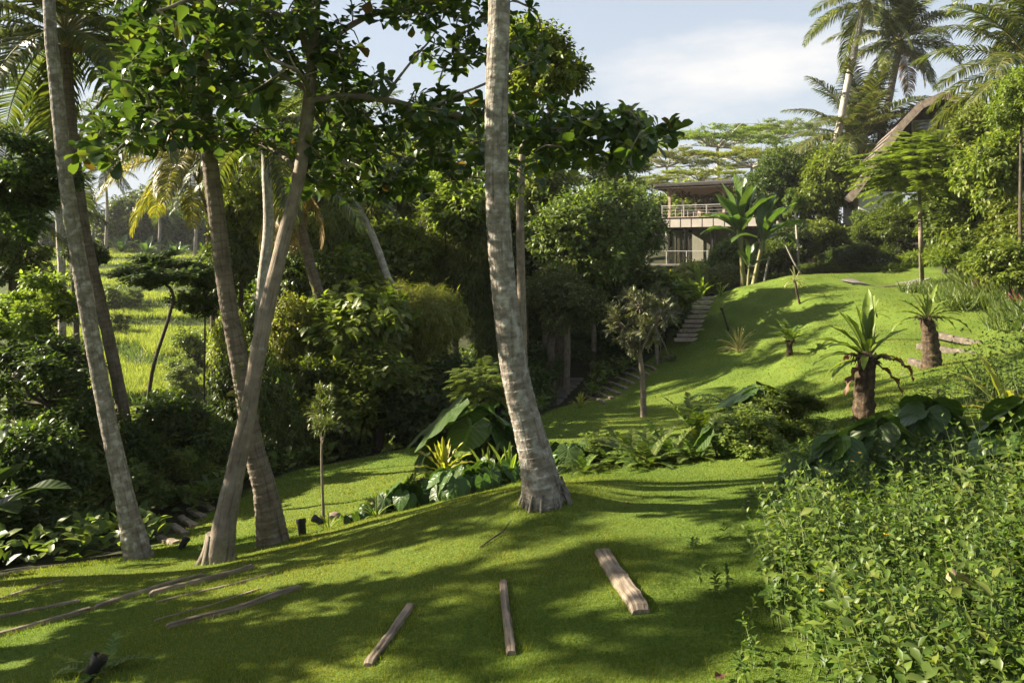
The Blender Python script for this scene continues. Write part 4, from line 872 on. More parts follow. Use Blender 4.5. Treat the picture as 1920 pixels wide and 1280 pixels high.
o = thing('hanging_vine', 'thin bare vine hanging from the large-leaved tree beside its fork', 'vine', P(503, 120, D2 - .2)); mb = MB()
tube(mb, pxp([(500, 60, D2 - .3), (503, 160, D2 - .25), (501, 260, D2 - .3), (505, 330, D2 - .25)]), [.006, .005, .004], 5, 0, seg=30); part('stem', mb, BK['dark'], o)
o = thing('climbing_vine', 'young yellow-green vine climbing the crossing of the two leaning trunks', 'vine', P(447, 760, D - .25)); mb = MB()
vp_ = catmull(pxp([(452, 770, D - .2), (444, 735, D - .22), (450, 700, D - .2), (446, 672, D - .25)]), 30); tube(mb, vp_, [.006, .003], 5, 0); part('stem', mb, BK['stem'], o)
mb = MB(); q = vp_[::2]; inst(mb, TPL['oval'], q, nrm(rsph(len(q), rs) * np.array([1, .5, .3]) + [0, -.3, .2]), np.tile([[0, -.4, 1.0]], (len(q), 1)), rs.uniform(.05, .11, len(q))); part('leaves', mb, LM['yellow'], o)

# ------------------------------------------------------------------ trees and bushes of the valley
T = plant
T('broadleaf_tree', 'light-leaved tree behind the top of the middle palm trunk', 1005, 125, 15, 200, 190, 'med', 'light', 0, 'tree', trunk=[(985, 700, 15), (975, 400, 15), (985, 250, 15)], tr=.035)
T('broadleaf_tree', 'large dense dark-green tree between the middle palm trunk and the villa', 1095, 440, 28, 310, 290, 'fine', 'mid', 0, trunk=[(1050, 690, 28), (1058, 580, 28)], tr=.035)
T('broadleaf_tree', 'small rounded tree with pale speckled leaves under the large dense dark tree', 1050, 560, 25, 160, 150, 'fine', 'pale', 1, trunk=[(1036, 735, 25), (1034, 640, 25)], tr=.04)
T('broadleaf_tree', 'dark round-crowned tree touching the left end of the villa terrace', 1185, 440, 32, 150, 210, 'fine', 'mid', 1, trunk=[(1180, 640, 32), (1182, 560, 32)])
T('broadleaf_tree', 'deep-green leafy tree filling the shade right of the middle palm trunk', 1010, 400, 33, 190, 240, 'med', 'light', 0, tr=.03)
T('broadleaf_tree', 'dark tree low in the shade above the forest steps', 1130, 560, 33, 190, 130, 'fine', 'dark', 0, tr=.03)
T('broadleaf_tree', 'sunlit mid-green tree left of the middle palm trunk, level with the villa roof', 860, 385, 30, 210, 190, 'med', 'light', 1)
T('broadleaf_tree', 'shaded bamboo-like tree behind the light bamboo clump, left of the middle trunk', 850, 490, 31, 230, 290, 'bamboo', 'bamboo', 0, tr=.02)
T('broadleaf_tree', 'dark drooping tree in the shade just left of the middle trunk', 915, 610, 29, 180, 230, 'bamboo', 'mid', 1, tr=.02)
T('broadleaf_tree', 'dim leafy tree with bare branches behind the leaning pale palm', 690, 420, 33, 260, 260, 'bamboo', 'bamboo', 0, tr=.02)
T('broadleaf_tree', 'yellowish wispy bamboo-like tree right of the branching trunk', 600, 430, 29, 170, 240, 'bamboo', 'bamboo', 1, tr=.02)
T('bamboo_clump', 'light green domed bamboo clump lit by the sun at the forest edge', 785, 600, 21.5, 210, 200, 'bamboo', 'yellow', 0, 'pale', 'bamboo', tr=.02)  # yellow leaf colour stands in for strong sun on the dome
T('leafy_shrub', 'broad mid-green shrub with mixed large leaves in front of the domed bamboo', 655, 640, 19.5, 250, 220, 'coarse', 'light', 0)
T('leafy_shrub', 'dark-green shrub on the lawn edge below the broad mid-green shrub', 700, 735, 18.8, 280, 210, 'med', 'light', 1)
T('leafy_shrub', 'shrub of deep shade with large leaves hugging the back edge of the lower lawn', 770, 780, 18.6, 150, 110, 'coarse', 'dark', 0)
T('leafy_shrub', 'yellow-green shrub glowing behind the crossed trunks', 560, 640, 19, 130, 170, 'med', 'yellow', 0)
T('leafy_shrub', 'wispy yellow-green shrub overhanging the terraces left of the crossed trunks', 432, 650, 22, 90, 190, 'med', 'yellow', 1)
T('leafy_shrub', 'mid-green shrub between the branching trunk and the buttressed trunk', 510, 760, 17, 110, 190, 'med', 'mid', 0)
T('leafy_shrub', 'low dark shrub behind the foot of the buttressed trunk', 640, 830, 18.4, 120, 90, 'med', 'dark', 1)
T('leafy_shrub', 'sparse dark shrub standing between the crossed trunks and the lower steps', 405, 840, 15.2, 140, 160, 'loose', 'mid', 0)
T('leafy_shrub', 'dark dense shrub right of the second palm, above the lower steps', 330, 805, 15.0, 190, 140, 'med', 'dark', 0)
T('leafy_shrub', 'low sunflecked shrub at the top of the lower log steps', 320, 890, 14, 150, 120, 'loose', 'light', 1)
T('leafy_shrub', 'dark low shrub behind the foot of the far-left palm', 180, 930, 12.5, 240, 170, 'loose', 'mid', 1)
T('leafy_shrub', 'tall shadowed shrub filling the lower left behind the banana leaf', 60, 880, 11.5, 240, 240, 'med', 'dark', 1)
T('leafy_shrub', 'twiggy dark shrub at the left edge above the shadowed shrub', 90, 730, 13, 260, 180, 'loose', 'dark', 1)
T('leafy_shrub', 'sunlit leafy shrub at the left edge below the terraces', 60, 590, 14.5, 210, 170, 'loose', 'light', 0)
T('leafy_shrub', 'dark leafy shrub just right of the far-left trunk, in front of the terraces', 205, 840, 16, 130, 130, 'loose', 'dark', 0)
T('broadleaf_tree', 'dark small-leaved tree with drooping boughs at the upper left edge', 55, 340, 12.5, 250, 190, 'loose', 'dark', 0, trunk=[(-90, 900, 12.5), (-60, 600, 12.5), (-20, 420, 12.5)], tr=.02)
T('broadleaf_tree', 'bright small-leaved tree behind the leaf canopy left of the fork', 455, 395, 25, 150, 200, 'fine', 'yellow', 0, tr=.03)
T('broadleaf_tree', 'green tree filling the gap between ringed palm and branching trunk', 440, 480, 25, 130, 170, 'med', 'mid', 1, tr=.03)
T('broadleaf_tree', 'hazy leafy tree high behind the canopy left of the fork', 330, 190, 27, 210, 170, 'loose', 'mid', 1, tr=.02, trunk=[(404, 700, 27), (397, 480, 27), (392, 330, 27)])
T('spreading_tree', 'low dark tree with a flat spreading crown on a thin bent trunk', 285, 508, 15, 205, 72, 'loose', 'dark', 0, 'dark', 'tree', trunk=[(266, 905, 15), (272, 830, 15), (285, 700, 15), (318, 590, 15), (322, 545, 15)], tr=.016, depth=1.1, nl=8)
T('spreading_tree', 'second dark flat-crowned small tree right of the thin bent trunk', 385, 545, 17, 130, 90, 'loose', 'dark', 1, 'dark', 'tree', tr=.016, nl=8)
for px, py, D, w_, h_, kd, mt, v, ll in [(560, 560, 24, 170, 200, 'med', 'mid', 0, 'mid-green tree behind the yellow-green shrub, right of the branching trunk'), (640, 540, 25, 170, 150, 'coarse', 'light', 1, 'sunlit broad-leaved tree behind the broad mid-green shrub'), (730, 480, 30, 200, 200, 'med', 'light', 1, 'feathery mid-green bamboo behind the domed bamboo clump'),
    (500, 560, 27, 150, 220, 'med', 'mid', 1, 'leafy tree right of the ringed trunk, in front of the far field'), (840, 720, 20, 160, 150, 'med', 'dark', 1, 'dark shrubby tree behind the elephant ears'), (960, 500, 36, 200, 330, 'bamboo', 'mid', 1, 'tall dark bamboo behind the middle palm trunk'), (1060, 640, 38, 260, 220, 'med', 'dark', 0, 'dark tree closing the end of the forest path'), (790, 330, 38, 220, 160, 'med', 'light', 0, 'light-green treetop above the dark bamboo, left of the middle trunk'),
    (640, 330, 40, 200, 170, 'loose', 'light', 0, 'light treetop right of the fork of the branching tree'), (960, 270, 42, 220, 150, 'med', 'mid', 1, 'treetop behind the middle palm trunk at roof height'), (1140, 330, 44, 150, 90, 'loose', 'light', 1, 'light treetop over the large dense dark tree'), (700, 560, 27, 160, 120, 'bamboo', 'light', 0, 'pale green bamboo left behind the domed clump'),
    (480, 330, 30, 150, 170, 'loose', 'yellow', 1, 'glowing thin-leaved tree between the ringed trunk and the fork'), (20, 480, 17, 140, 110, 'loose', 'mid', 1, 'leafy small tree at the left edge above the sunlit shrub'), (160, 480, 19, 90, 90, 'loose', 'dark', 0, 'small dark tree seen between the two far-left trunks'), (245, 120, 30, 150, 150, 'loose', 'light', 1, 'tree behind the drooping fronds right of the dark leaning palm'), (590, 250, 34, 200, 200, 'loose', 'mid', 0, 'thin-leaved tree behind the fork of the branching tree')]:
    T('broadleaf_tree', ll, px, py, D, w_, h_, kd, mt, v, trunk=[(152, 560, 30), (140, 300, 30)] if px == 245 else None)
for px, py, D, w_, h_, kd, mt, v, ll in [(590, 760, 18.2, 120, 190, 'loose', 'mid', 1, 'loose tall shrub beside the buttressed trunk'), (450, 760, 18.5, 140, 200, 'med', 'dark', 1, 'dark shrub behind the crossing of the trunks'), (250, 870, 13.6, 130, 150, 'med', 'dark', 0, 'dark shrub between the far-left palm and the lower steps'), (130, 820, 13.5, 200, 190, 'med', 'mid', 1, 'leafy shrub left of the far-left palm foot'), (20, 980, 10.2, 180, 130, 'coarse', 'dark', 1, 'large-leaved dark shrub at the left edge behind the banana leaf'), (480, 880, 16.3, 170, 120, 'med', 'dark', 0, 'dark shrub seen between the feet of the crossed trunks'), (560, 850, 17.6, 120, 110, 'coarse', 'mid', 1, 'broad-leaved shrub left of the buttress roots'), (370, 900, 14.2, 140, 100, 'med', 'mid', 1, 'leafy shrub above the lower log steps'), (850, 820, 18.6, 130, 80, 'coarse', 'dark', 1, 'dark low shrub behind the yellow nest fern'), (935, 740, 21, 130, 120, 'med', 'dark', 0, 'dark shrub left behind the middle palm trunk'), (1000, 690, 25.5, 120, 110, 'med', 'dark', 1, 'shadowed shrub right behind the middle palm trunk'), (1140, 650, 31, 150, 90, 'med', 'dark', 0, 'shadowed shrub above the middle lawn steps'), (1010, 600, 34, 190, 150, 'bamboo', 'dark', 0, 'tall dark undergrowth behind the slim trunks')]:
    T('leafy_shrub', ll, px, py, D, w_, h_, kd, mt, v)
# the pale buttressed trunk
b = hit(572, 872); b = on(572, b[1] + .3); o = thing('buttress_tree', 'pale fluted tree trunk with buttress roots at the edge of the lower lawn', 'tree', b); D = b[1]
mb = MB(); tube(mb, [b - [0, 0, .2]] + pxp([(562, 800, D), (545, 700, D), (535, 620, D), (530, 520, D), (524, 420, D)]), rpx([70, 38, 31, 29, 26, 20], D), 28, 0, lambda th, v, p: 1 + .16 * np.sin(th * 5 + 2) * np.exp(-v * .5) + .05 * (fbm(p * 5, 2, 3) - .5), seg=160)
for i in range(4): tube(mb, [P(548 + i * 5, 740, D - .2), P(545 + i * 7, 800, D - .25), on(552 + i * 5, D - .3)], [.02, .03, .045], 7, 0, seg=14)
limbs(mb, P(524, 425, D), P(524, 390, D), 1.2, 1.0, .12, 6, 5); part('trunk', mb, BK['pale'], o)
link('crown', proto(('med', 'light', 0)), o, P(520, 400, D) - b, (0, 0, 1), (1.3, 1.3, 1.2))
for i, (px, D, py1, ll) in enumerate([(1062, 27, 560, 'straight bare sapling trunk in the shade, nearest the forest path'), (1020, 29, 560, 'bare slim trunk in the shade left of the forest path'), (985, 28, 570, 'bare slim trunk directly right of the middle palm'), (1112, 30, 590, 'bare slim trunk in the shade right of the forest path')]):
    b = on(px, D); o = thing('slim_tree', ll, 'tree', b, 'slim trunks in the forest shade'); mb = MB()
    c = P(px - 3, py1 - 40, D); tube(mb, [b - [0, 0, .1], b * .5 + c * .5 + [.06, 0, 0], c], [.13, .11, .08], 9, 0, barkd, seg=40); limbs(mb, c, c + np.array([0, 0, .6]), .9, .9, .06, 5, i); part('trunk', mb, BK['tree'], o)
    link('crown', proto(('loose', 'dark', i % 2)), o, c - b + np.array([0, 0, .5]), (0, 0, i), (1.3, 1.3, 1.1))
# far side of the field and the horizon
rs = np.random.RandomState(9)
FARL = [(250, 417, 118, 128, 123, 'round hazy tree in the middle of the far field edge'), (215, 427, 124, 94, 87, 'small hazy tree left of the round one on the far field edge'), (305, 432, 120, 121, 87, 'low wide hazy tree right of the round one on the far field edge'), (345, 417, 126, 94, 130, 'tall hazy tree behind the yellow-tipped fronds'),
        (385, 432, 120, 81, 101, 'hazy tree on the far field edge behind the ringed palm trunk'), (160, 432, 130, 108, 72, 'hazy tree on the far field edge behind the far-left trunks'), (60, 432, 122, 148, 87, 'hazy tree on the far field edge at the left side'), (460, 422, 122, 148, 116, 'hazy tree beyond the fork of the branching tree'),
        (560, 412, 110, 162, 145, 'hazy tree beyond the wispy bamboo-like tree'), (10, 427, 126, 81, 101, 'hazy tree at the very left of the far field edge')]
for i, (px, py, D, w_, h_, ll) in enumerate(FARL): T('broadleaf_tree', ll, px, py, D, w_, h_, 'med', 'light' if i % 2 else 'mid', i % 2, group='trees along the far field edge')
for i, (px, py0, py1, D, L_, ll) in enumerate([(198, 460, 318, 105, 4.6, 'tall hazy palm left of the round tree on the far field edge'), (297, 460, 385, 108, 4.2, 'short hazy palm right of the round tree'), (150, 462, 380, 112, 4.2, 'hazy palm between the far-left trunks'), (172, 462, 395, 118, 4.0, 'shorter hazy palm just right of the far-left trunks'),
     (365, 460, 375, 100, 4.3, 'hazy palm behind the yellow-tipped fronds'), (75, 465, 340, 112, 4.4, 'tall hazy palm at the left end of the far field'), (435, 462, 350, 104, 4.5, 'hazy palm between the ringed trunk and the branching trunk'), (30, 462, 375, 118, 4.2, 'hazy palm at the very left of the far field')]):
    palm('palm_tree', ll, [on(px, D), P(px + 3, (py0 + py1) / 2, D), P(px - 2, py1, D)], [.26, .2, .15], 'palm', L=L_, n=17, seed=30 + i, sides=7, seg=14, group='palms along the far field edge')
rs = np.random.RandomState(19); bb = []
for i in range(70):
    x = rs.uniform(-112, -14); y = rs.uniform(138, 165); r_ = rs.uniform(2.5, 5.0); bb.append((x, y, rs.uniform(.5, 4.2), r_, r_, r_ * .8))
g = part('far_woods', crown(bb, 5200, 6, 'oval', .75, 19, gap=.36, freq=.25, spread=.5, clump=2.2), LM['mid'], None); tag(g, 'low hazy band of woods beyond the far field', 'woods', kind='stuff')
BANM = [strap_mesh(e, d_, 1, .28, [LM['banana'], BK['stem']], 7, .1) for e, d_ in ((1.3, .6), (1.0, 1.0), (.7, 1.2))]
for i, (px, D, ll) in enumerate([(228, 108, 'low banana clump at the field edge under the round hazy tree'), (275, 106, 'low banana clump at the field edge under the low wide hazy tree'), (330, 105, 'low banana clump at the field edge under the tall hazy tree')]):
    leaves_plant('banana_plant', ll, 'banana', on(px, D), BANM, rosette(9, i, 0, 2, (2.6, 3.6)), 'banana clumps along the far field edge')
for i, (px, D, h_, ll) in enumerate([(160, 40, 1.2, 'low bush on the lowest lit terrace left of the second palm'), (368, 41, 2.6, 'tall pale bush at the right end of the terraces beside the ringed trunk'), (345, 36, 1.5, 'wispy pale bush on the lowest terrace at its right end'), (225, 52, 1.6, 'round bush on the middle terrace right of the second palm'), (245, 62, 2.0, 'bare-stemmed bush on the upper terrace'), (205, 60, 2.4, 'tall grassy bush on the upper terrace, right of the second palm')]):
    b = on(px, D); c = b + [0, 0, h_ * .5]; pc = 960 + c[0] / D * F; T('terrace_bush', ll, pc, HY - c[2] / D * F, D, h_ * 1.3 * F / D, h_ * F / D, 'loose' if i else 'med', 'light', i % 2, group='bushes on the rice terraces', cat='bush')

# ------------------------------------------------------------------ right-hand background
for i, (px, py, D, w_, h_, ll) in enumerate([(1345, 262, 100, 270, 90, 'wide umbrella-crowned tree on the skyline above the villa roof'), (1455, 248, 112, 190, 80, 'umbrella-crowned tree on the skyline left of the leaning palm'), (1250, 300, 92, 190, 80, 'umbrella-crowned tree on the skyline left of the villa roof'), (1410, 300, 88, 260, 90, 'pale umbrella-crowned tree directly behind the villa roof'), (1210, 345, 84, 150, 60, 'low pale umbrella-crowned tree left of the villa roof, over the dark tree'), (1310, 330, 80, 190, 60, 'low umbrella-crowned tree just over the villa roof')]):
    T('umbrella_tree', ll, px, py, D, w_, h_, 'umbrella', 'light' if i < 2 else 'yellow', i % 2, 'pale', 'tree', 'umbrella trees on the skyline', tr=.014, nl=14)
for px, py, D, w_, h_, kd, mt, v, ll in [(1275, 400, 66, 150, 110, 'med', 'light', 0, 'sunlit tree seen through the open villa terrace'), (1370, 400, 66, 130, 110, 'med', 'mid', 1, 'tree behind the villa terrace near the banana leaves'), (1200, 420, 60, 120, 120, 'fine', 'mid', 1, 'green tree behind the left end of the villa'),
    (1455, 345, 46, 140, 150, 'fine', 'dark', 1, 'dark-green tree right of the villa roof, above the bananas'), (1550, 355, 44, 130, 160, 'med', 'light', 0, 'bright light-green tree left of the bent shingle roof'), (1500, 300, 58, 130, 70, 'med', 'light', 0, 'green treetop at the foot of the leaning skyline palm'),
    (1545, 445, 42, 110, 90, 'med', 'light', 1, 'leafy tree in front of the bamboo hut'), (1650, 300, 60, 130, 120, 'fine', 'dark', 0, 'dark tree behind the bent shingle roof'), (1845, 320, 36, 190, 190, 'med', 'light', 0, 'leafy tree hiding the right half of the bent-roofed house')]:
    T('broadleaf_tree', ll, px, py, D, w_, h_, kd, mt, v)
for px, py, D, w_, h_, kd, mt, v, ll in [(1590, 480, 37, 130, 70, 'fine', 'dark', 0, 'clipped dark hedge bush at the left end of the upper lawn'), (1690, 430, 37, 160, 140, 'fine', 'mid', 1, 'tall dark hedge bush in front of the white house wall'), (1560, 505, 37, 100, 40, 'grass', 'mid', 0, 'low spiky bush along the upper lawn left of the hedge'), (1670, 505, 36, 130, 45, 'grass', 'mid', 1, 'low spiky bush along the upper lawn under the tall hedge'), (1760, 490, 35, 110, 70, 'grass', 'light', 0, 'spiky bush behind the feathery tree trunk'),
    (1625, 420, 39, 60, 70, 'med', 'mid', 1, 'leafy bush at the left corner of the white house wall'), (1780, 370, 37, 120, 110, 'med', 'light', 0, 'leafy bush behind the feathery tree crown on its right'), (1893, 492, 20.5, 110, 90, 'coarse', 'light', 0, 'low broad-leaved bush at the right edge in front of the bare bush stems'), (1845, 500, 23, 90, 60, 'med', 'light', 1, 'low leafy bush on the bank between the grass clumps and the sunlit bush'), (1770, 430, 32, 110, 110, 'coarse', 'mid', 0, 'broad-leaved bush just right of the feathery tree trunk'), (1845, 430, 26, 150, 150, 'med', 'light', 0, 'sunlit light-green bush on the right bank'), (1800, 480, 26, 100, 90, 'grass', 'light', 1, 'arching long-leaved bush low on the right bank'), (1905, 430, 22, 140, 160, 'med', 'light', 1, 'leafy bush at the right edge on the bank'), (1880, 300, 23, 170, 220, 'med', 'light', 1, 'tall bright tree-like bush at the right edge'), (1840, 260, 27, 130, 130, 'med', 'light', 0, 'green bush under the arching palm frond at the right'), (1915, 190, 21, 110, 130, 'med', 'light', 0, 'topmost bright leafy bush at the right edge'),
    (1365, 490, 41, 90, 90, 'med', 'mid', 0, 'dark bush behind the banana stems beside the villa'), (1440, 500, 39, 110, 100, 'loose', 'mid', 1, 'loose bush right of the banana stems'), (1475, 470, 41, 110, 110, 'med', 'dark', 0, 'dark bush in front of the bamboo hut wall'), (1290, 530, 40, 90, 80, 'coarse', 'yellow', 0, 'bright shrub directly under the villa windows'), (1345, 520, 38.5, 90, 60, 'med', 'light', 1, 'sunlit low shrub left of the banana stems'),
    (1225, 590, 33, 120, 60, 'med', 'dark', 0, 'dark hedge shrub beside the upper stone steps'), (1275, 590, 34, 70, 90, 'med', 'mid', 1, 'hedge shrub at the top left of the stone steps'), (1190, 640, 30.5, 90, 50, 'loose', 'dark', 0, 'low dark shrub above the forest path steps')]:
    T('leafy_shrub', ll, px, py, D, w_, h_, kd, mt, v)
T('leafy_shrub', 'lush sunlit shrub with feathered leaves beside the stone steps', 1235, 545, 32, 150, 90, 'coarse', 'light', 1)
T('feathery_tree', 'slender young tree with feathery light leaves on the upper lawn', 1722, 315, 27, 210, 190, 'feather', 'light', 0, 'tree', 'tree', trunk=[(1729, 532), (1727, 470, 27), (1725, 390, 27)], tr=.018, rot=.4, nl=9)
for i, (px, D, h_, ll) in enumerate([(1810, 21, .55, 'tufted grass clump at the left of the bank foot'), (1850, 22, .7, 'tufted grass clump in the middle of the bank'), (1895, 21, .6, 'tufted grass clump on the bank at the right edge'), (1830, 25, .8, 'tufted grass clump higher on the bank under the sunlit bush'), (1880, 25, .9, 'tufted grass clump highest on the bank'), (1915, 18, .6, 'tufted grass clump nearest on the bank at the right edge')], ):
    rs_ = np.random.RandomState(i); n = 260; b = on(px, D); p0 = b + np.c_[rs_.normal(size=(n, 2)) * .22, np.zeros(n)]; p0[:, 2] = terr(p0[:, 0], p0[:, 1]) - .02
    d = nrm(rsph(n, rs_) * np.array([1, 1, .3]) + np.array([0, 0, .9])); mb = MB(); inst(mb, TPL['narrow'], p0, d, rsph(n, rs_), rs_.uniform(.5, 1.1, n) * h_ * 1.3, wscale=.5)
    tag(link('grass_clump', mb.mesh('grass_clump', LM['thatchgrass'], b), None, b), ll, 'grass clump', 'grass clumps on the right bank')
# coconut palms on the skyline
palm('palm_tree', 'slim leaning coconut palm on the skyline with a long clear trunk', [on(1562, 49)] + pxp([(1566, 300, 49), (1580, 205, 49), (1600, 105, 49), (1622, 2, 49)]), rpx([17, 15, 13, 12, 11], 49), 'palmg', L=4.6, n=22, seed=41, sides=10, seg=60, bark='pale', disp=ringdisp(.15, .04, 4), nuts=5)
palm('palm_tree', 'tallest dense-crowned coconut palm with fruit on the skyline', [on(1640, 50)] + pxp([(1650, 280, 50), (1668, 180, 50), (1688, 78, 50)]), rpx([16, 14, 13, 12], 50), 'palmg', L=4.8, n=26, seed=44, sides=10, seg=50, disp=ringdisp(.15, .04, 4), nuts=10, crown_kw=dict(dead=3))
palm('palm_tree', 'low full-crowned coconut palm left of the bent shingle roof', [on(1608, 50)] + pxp([(1610, 330, 50), (1612, 265, 50)]), rpx([26, 24, 22], 50), 'palmg', L=5.6, n=28, seed=46, sides=12, seg=40, bark='palmd', crown_kw=dict(dead=6, lo=0, hi=5))
palm('palm_tree', 'coconut palm at the right edge with long arching sunlit fronds', [on(1965, 29)] + pxp([(1955, 350, 29), (1945, 200, 29), (1940, 130, 29)]), rpx([24, 22, 20, 18], 29), 'palmg', L=4.6, n=28, seed=52, sides=12, seg=40, crown_kw=dict(lo=1, dead=3, young=None))
palm('palm_tree', 'coconut palm at the upper right corner above the arching fronds', [on(2010, 34)] + pxp([(2000, 150, 34), (1975, -40, 34)]), rpx([20, 18, 17], 34), 'palmg', L=4.6, n=24, seed=57, sides=10, seg=40, crown_kw=dict(lo=1))
# bananas beside the villa
BM = [strap_mesh(e, d_, 1, w_, [LM['banana'], BK['stem']], 20 + i, .10, fold=.3, prof=([0, .16, .2, .4, .75, .93, 1], [.05, .07, .5, 1, .95, .5, .02])) for i, (e, d_, w_) in enumerate([(1.5, .12, .26), (1.35, .35, .27), (1.1, .7, .28), (.8, 1.2, .27), (.5, 1.5, .25)])]
def banana(label, px, D, hst, sets, lean=0.0, group=None, BM=BM):
    b = on(px, D); o = thing('banana_plant', label, 'banana', b, group); mb = MB()
    tp_ = b + np.array([lean, 0, hst]); tube(mb, [b - [0, 0, .1], b * .5 + tp_ * .5, tp_, tp_ + [0, 0, .25]], np.array([.13, .11, .085, .06]) * (hst / 2.4) ** .5, 12, 0, lambda th, v, p: 1 + .08 * np.sin(th * 3 + v * 2), seg=30); part('trunk', mb, BK['bstem'], o)
    for q, az, s in sets: link('leaf', BM[q], o, tp_ - b + np.array([0, 0, .1]), (0, 0, math.radians(az)), s)
banana('tall banana plant with upright paddle leaves beside the villa', 1394, 37, 2.5, [(0, 100, 3.1), (0, -60, 2.9), (1, 80, 2.9), (1, 200, 2.6), (1, -80, 2.7), (2, 120, 2.7), (2, -110, 2.6), (3, 95, 2.5), (3, 150, 2.3), (4, 80, 2.2), (3, -30, 2.4), (2, -140, 2.4), (3, 125, 2.5), (4, 60, 2.0), (3, 175, 2.0)], -.15, 'banana plants beside the villa')
banana('shorter banana plant with arching leaves, right of the tall one by the villa', 1412, 36.4, 2.0, [(0, -20, 2.4), (1, -70, 2.5), (1, 60, 2.2), (2, -95, 2.6), (2, -60, 2.4), (3, -80, 2.3), (3, -130, 2.2), (4, 110, 2.0), (2, -150, 2.2), (3, -110, 2.5), (4, -70, 2.2), (1, -120, 2.3), (3, -60, 2.4)], .45, 'banana plants beside the villa')
banana('small banana shoot between the two tall banana plants', 1402, 35.8, .7, [(0, 40, 1.5), (1, -60, 1.4), (2, 120, 1.3), (3, -100, 1.3)], .05, 'banana plants beside the villa')
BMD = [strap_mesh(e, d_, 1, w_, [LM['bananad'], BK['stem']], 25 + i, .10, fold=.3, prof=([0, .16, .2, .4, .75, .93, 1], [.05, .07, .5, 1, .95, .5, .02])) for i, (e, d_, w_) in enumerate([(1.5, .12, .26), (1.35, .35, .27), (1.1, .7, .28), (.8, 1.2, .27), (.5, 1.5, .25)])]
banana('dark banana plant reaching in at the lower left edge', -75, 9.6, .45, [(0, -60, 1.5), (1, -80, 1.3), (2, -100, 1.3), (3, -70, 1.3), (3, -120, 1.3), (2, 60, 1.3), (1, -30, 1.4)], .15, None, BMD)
# ------------------------------------------------------------------ planting around the lawn
SM, SMY, SMB = smesh('strap', .10), smesh('strapy', .13, .22), smesh('strap', .15, .08)
def fernrow(label, px, D, L_, n, mat, seed, group=None, lo=0, hi=3, base=None):
    b = on(px, D) if base is None else base; o = thing('fern', label, 'fern', b, group); fm = fronds('fern', mat); rs_ = np.random.RandomState(seed)
    for i in range(n): link('frond', fm[int(round(lo + (hi - lo) * (i + .5) / n))], o, (0, 0, 0), (0, 0, i * 2.4 + rs_.uniform(-.3, .3)), L_ * rs_.uniform(.75, 1.1))
    return o
# nest ferns on trunks
def trunkfern(name, label, pts, rad, meshes, placed, Dm=None, skirt=0, group=None, cat='fern', sd=3, extra=None):
    b = np.array(pts[0]); o = thing(name, label, cat, b, group); mb = MB(); q = [b - [0, 0, .08]] + [np.array(p) for p in pts[1:]]
    tube(mb, q, rad, 18, 0, lambda th, v, p: 1 + .22 * (fbm(p * 13, sd, 3) - .5) * 2 + .12 * (noise3(p * 34, sd) - .5) * 2, seg=70)
    rs_ = np.random.RandomState(sd); top = q[-1]
    for i in range(16):                                  # root fibres and old stalk stubs under the rosette
        a = i * .39 + rs_.uniform(-.2, .2); d = np.array([math.cos(a), math.sin(a), 0]); r_ = rad[-1]
        tube(mb, [top + d * r_ * .6 - [0, 0, .02], top + d * r_ * 1.5 + [0, 0, .02 + rs_.uniform(-.04, .05)], top + d * r_ * rs_.uniform(1.7, 2.3) + [0, 0, rs_.uniform(-.10, .06)]], [.018, .014, .005], 5, 0, cap=False)
    part('trunk', mb, BK['fern'], o)
    for k, az, s, *tl in placed: link('leaf', meshes[k], o, top - b, (math.radians(tl[0]) if tl else 0, 0, math.radians(az)), s)
    for i in range(skirt):
        link('dead_leaf', DRYM[i % 2], o, top - b, (0, 0, rs_.uniform(0, 6.28)), rs_.uniform(.5, .8))
    return o
DRYL = leafmat('dry_leaf', g3((.06, .035, .02), (.11, .065, .035), (.19, .12, .06)), trans=.25, rough=.6, tint=(1.3, .9, .5))
DRYM = [strap_mesh(-.5, .9, 1, .13, [DRYL, BK['stemp']], 31, .5), strap_mesh(.2, 1.9, 1, .12, [DRYL, BK['stemp']], 32, .6)]
b = on(1621, 9.6); D = 9.6
trunkfern('nest_fern', 'nest fern with upright strap leaves on a thick brown trunk behind the heart-leaved plants', [b, P(1620, 740, D), P(1624, 680, D), P(1626, 690 - 18, D)], [.15, .125, .115, .12], smesh('strap', .145, .10),
          [(0, -30, .92), (0, -55, .84), (0, 60, .80), (0, -80, .80), (0, -10, .74), (1, 75, .80), (1, -40, .7), (1, 110, .7), (1, -75, .42), (2, 95, .72), (2, -100, .66), (3, 85, .85), (3, 110, .7), (4, 95, .8), (4, -80, .5), (2, 160, .5), (3, -60, .5), (5, 70, .6), (5, 100, .62), (4, 150, .6)], skirt=5)
b = hit(1747, 688); D = b[1]
trunkfern('nest_fern', 'dark-trunked nest fern with arching serrated leaves standing before the right log steps', [b, P(1746, 650, D), P(1741, 615, D), P(1740, 598, D)], [.19, .15, .13, .13], SMF := [strap_mesh(e, d_, 1, .085, [LM['strap'], BK['stemp']], 60 + i, .30) for i, (e, d_) in enumerate([(1.4, .3), (1.15, .55), (.85, .9), (.5, 1.2), (.2, 1.5)])],
          [(0, 20, .62), (0, -30, .66), (1, 60, .85), (1, -50, .85), (1, 10, .6), (1, 160, .55), (2, 80, .8), (2, -70, .75), (2, 130, .6), (3, 95, .9), (3, -85, .85), (3, -110, .7), (3, 55, .7), (4, 100, .95), (4, -95, .95), (4, -70, .85), (4, 170, .6), (2, -150, .55)], sd=8)
b = hit(1636, 583) if False else on(1636, 19); D = b[1]
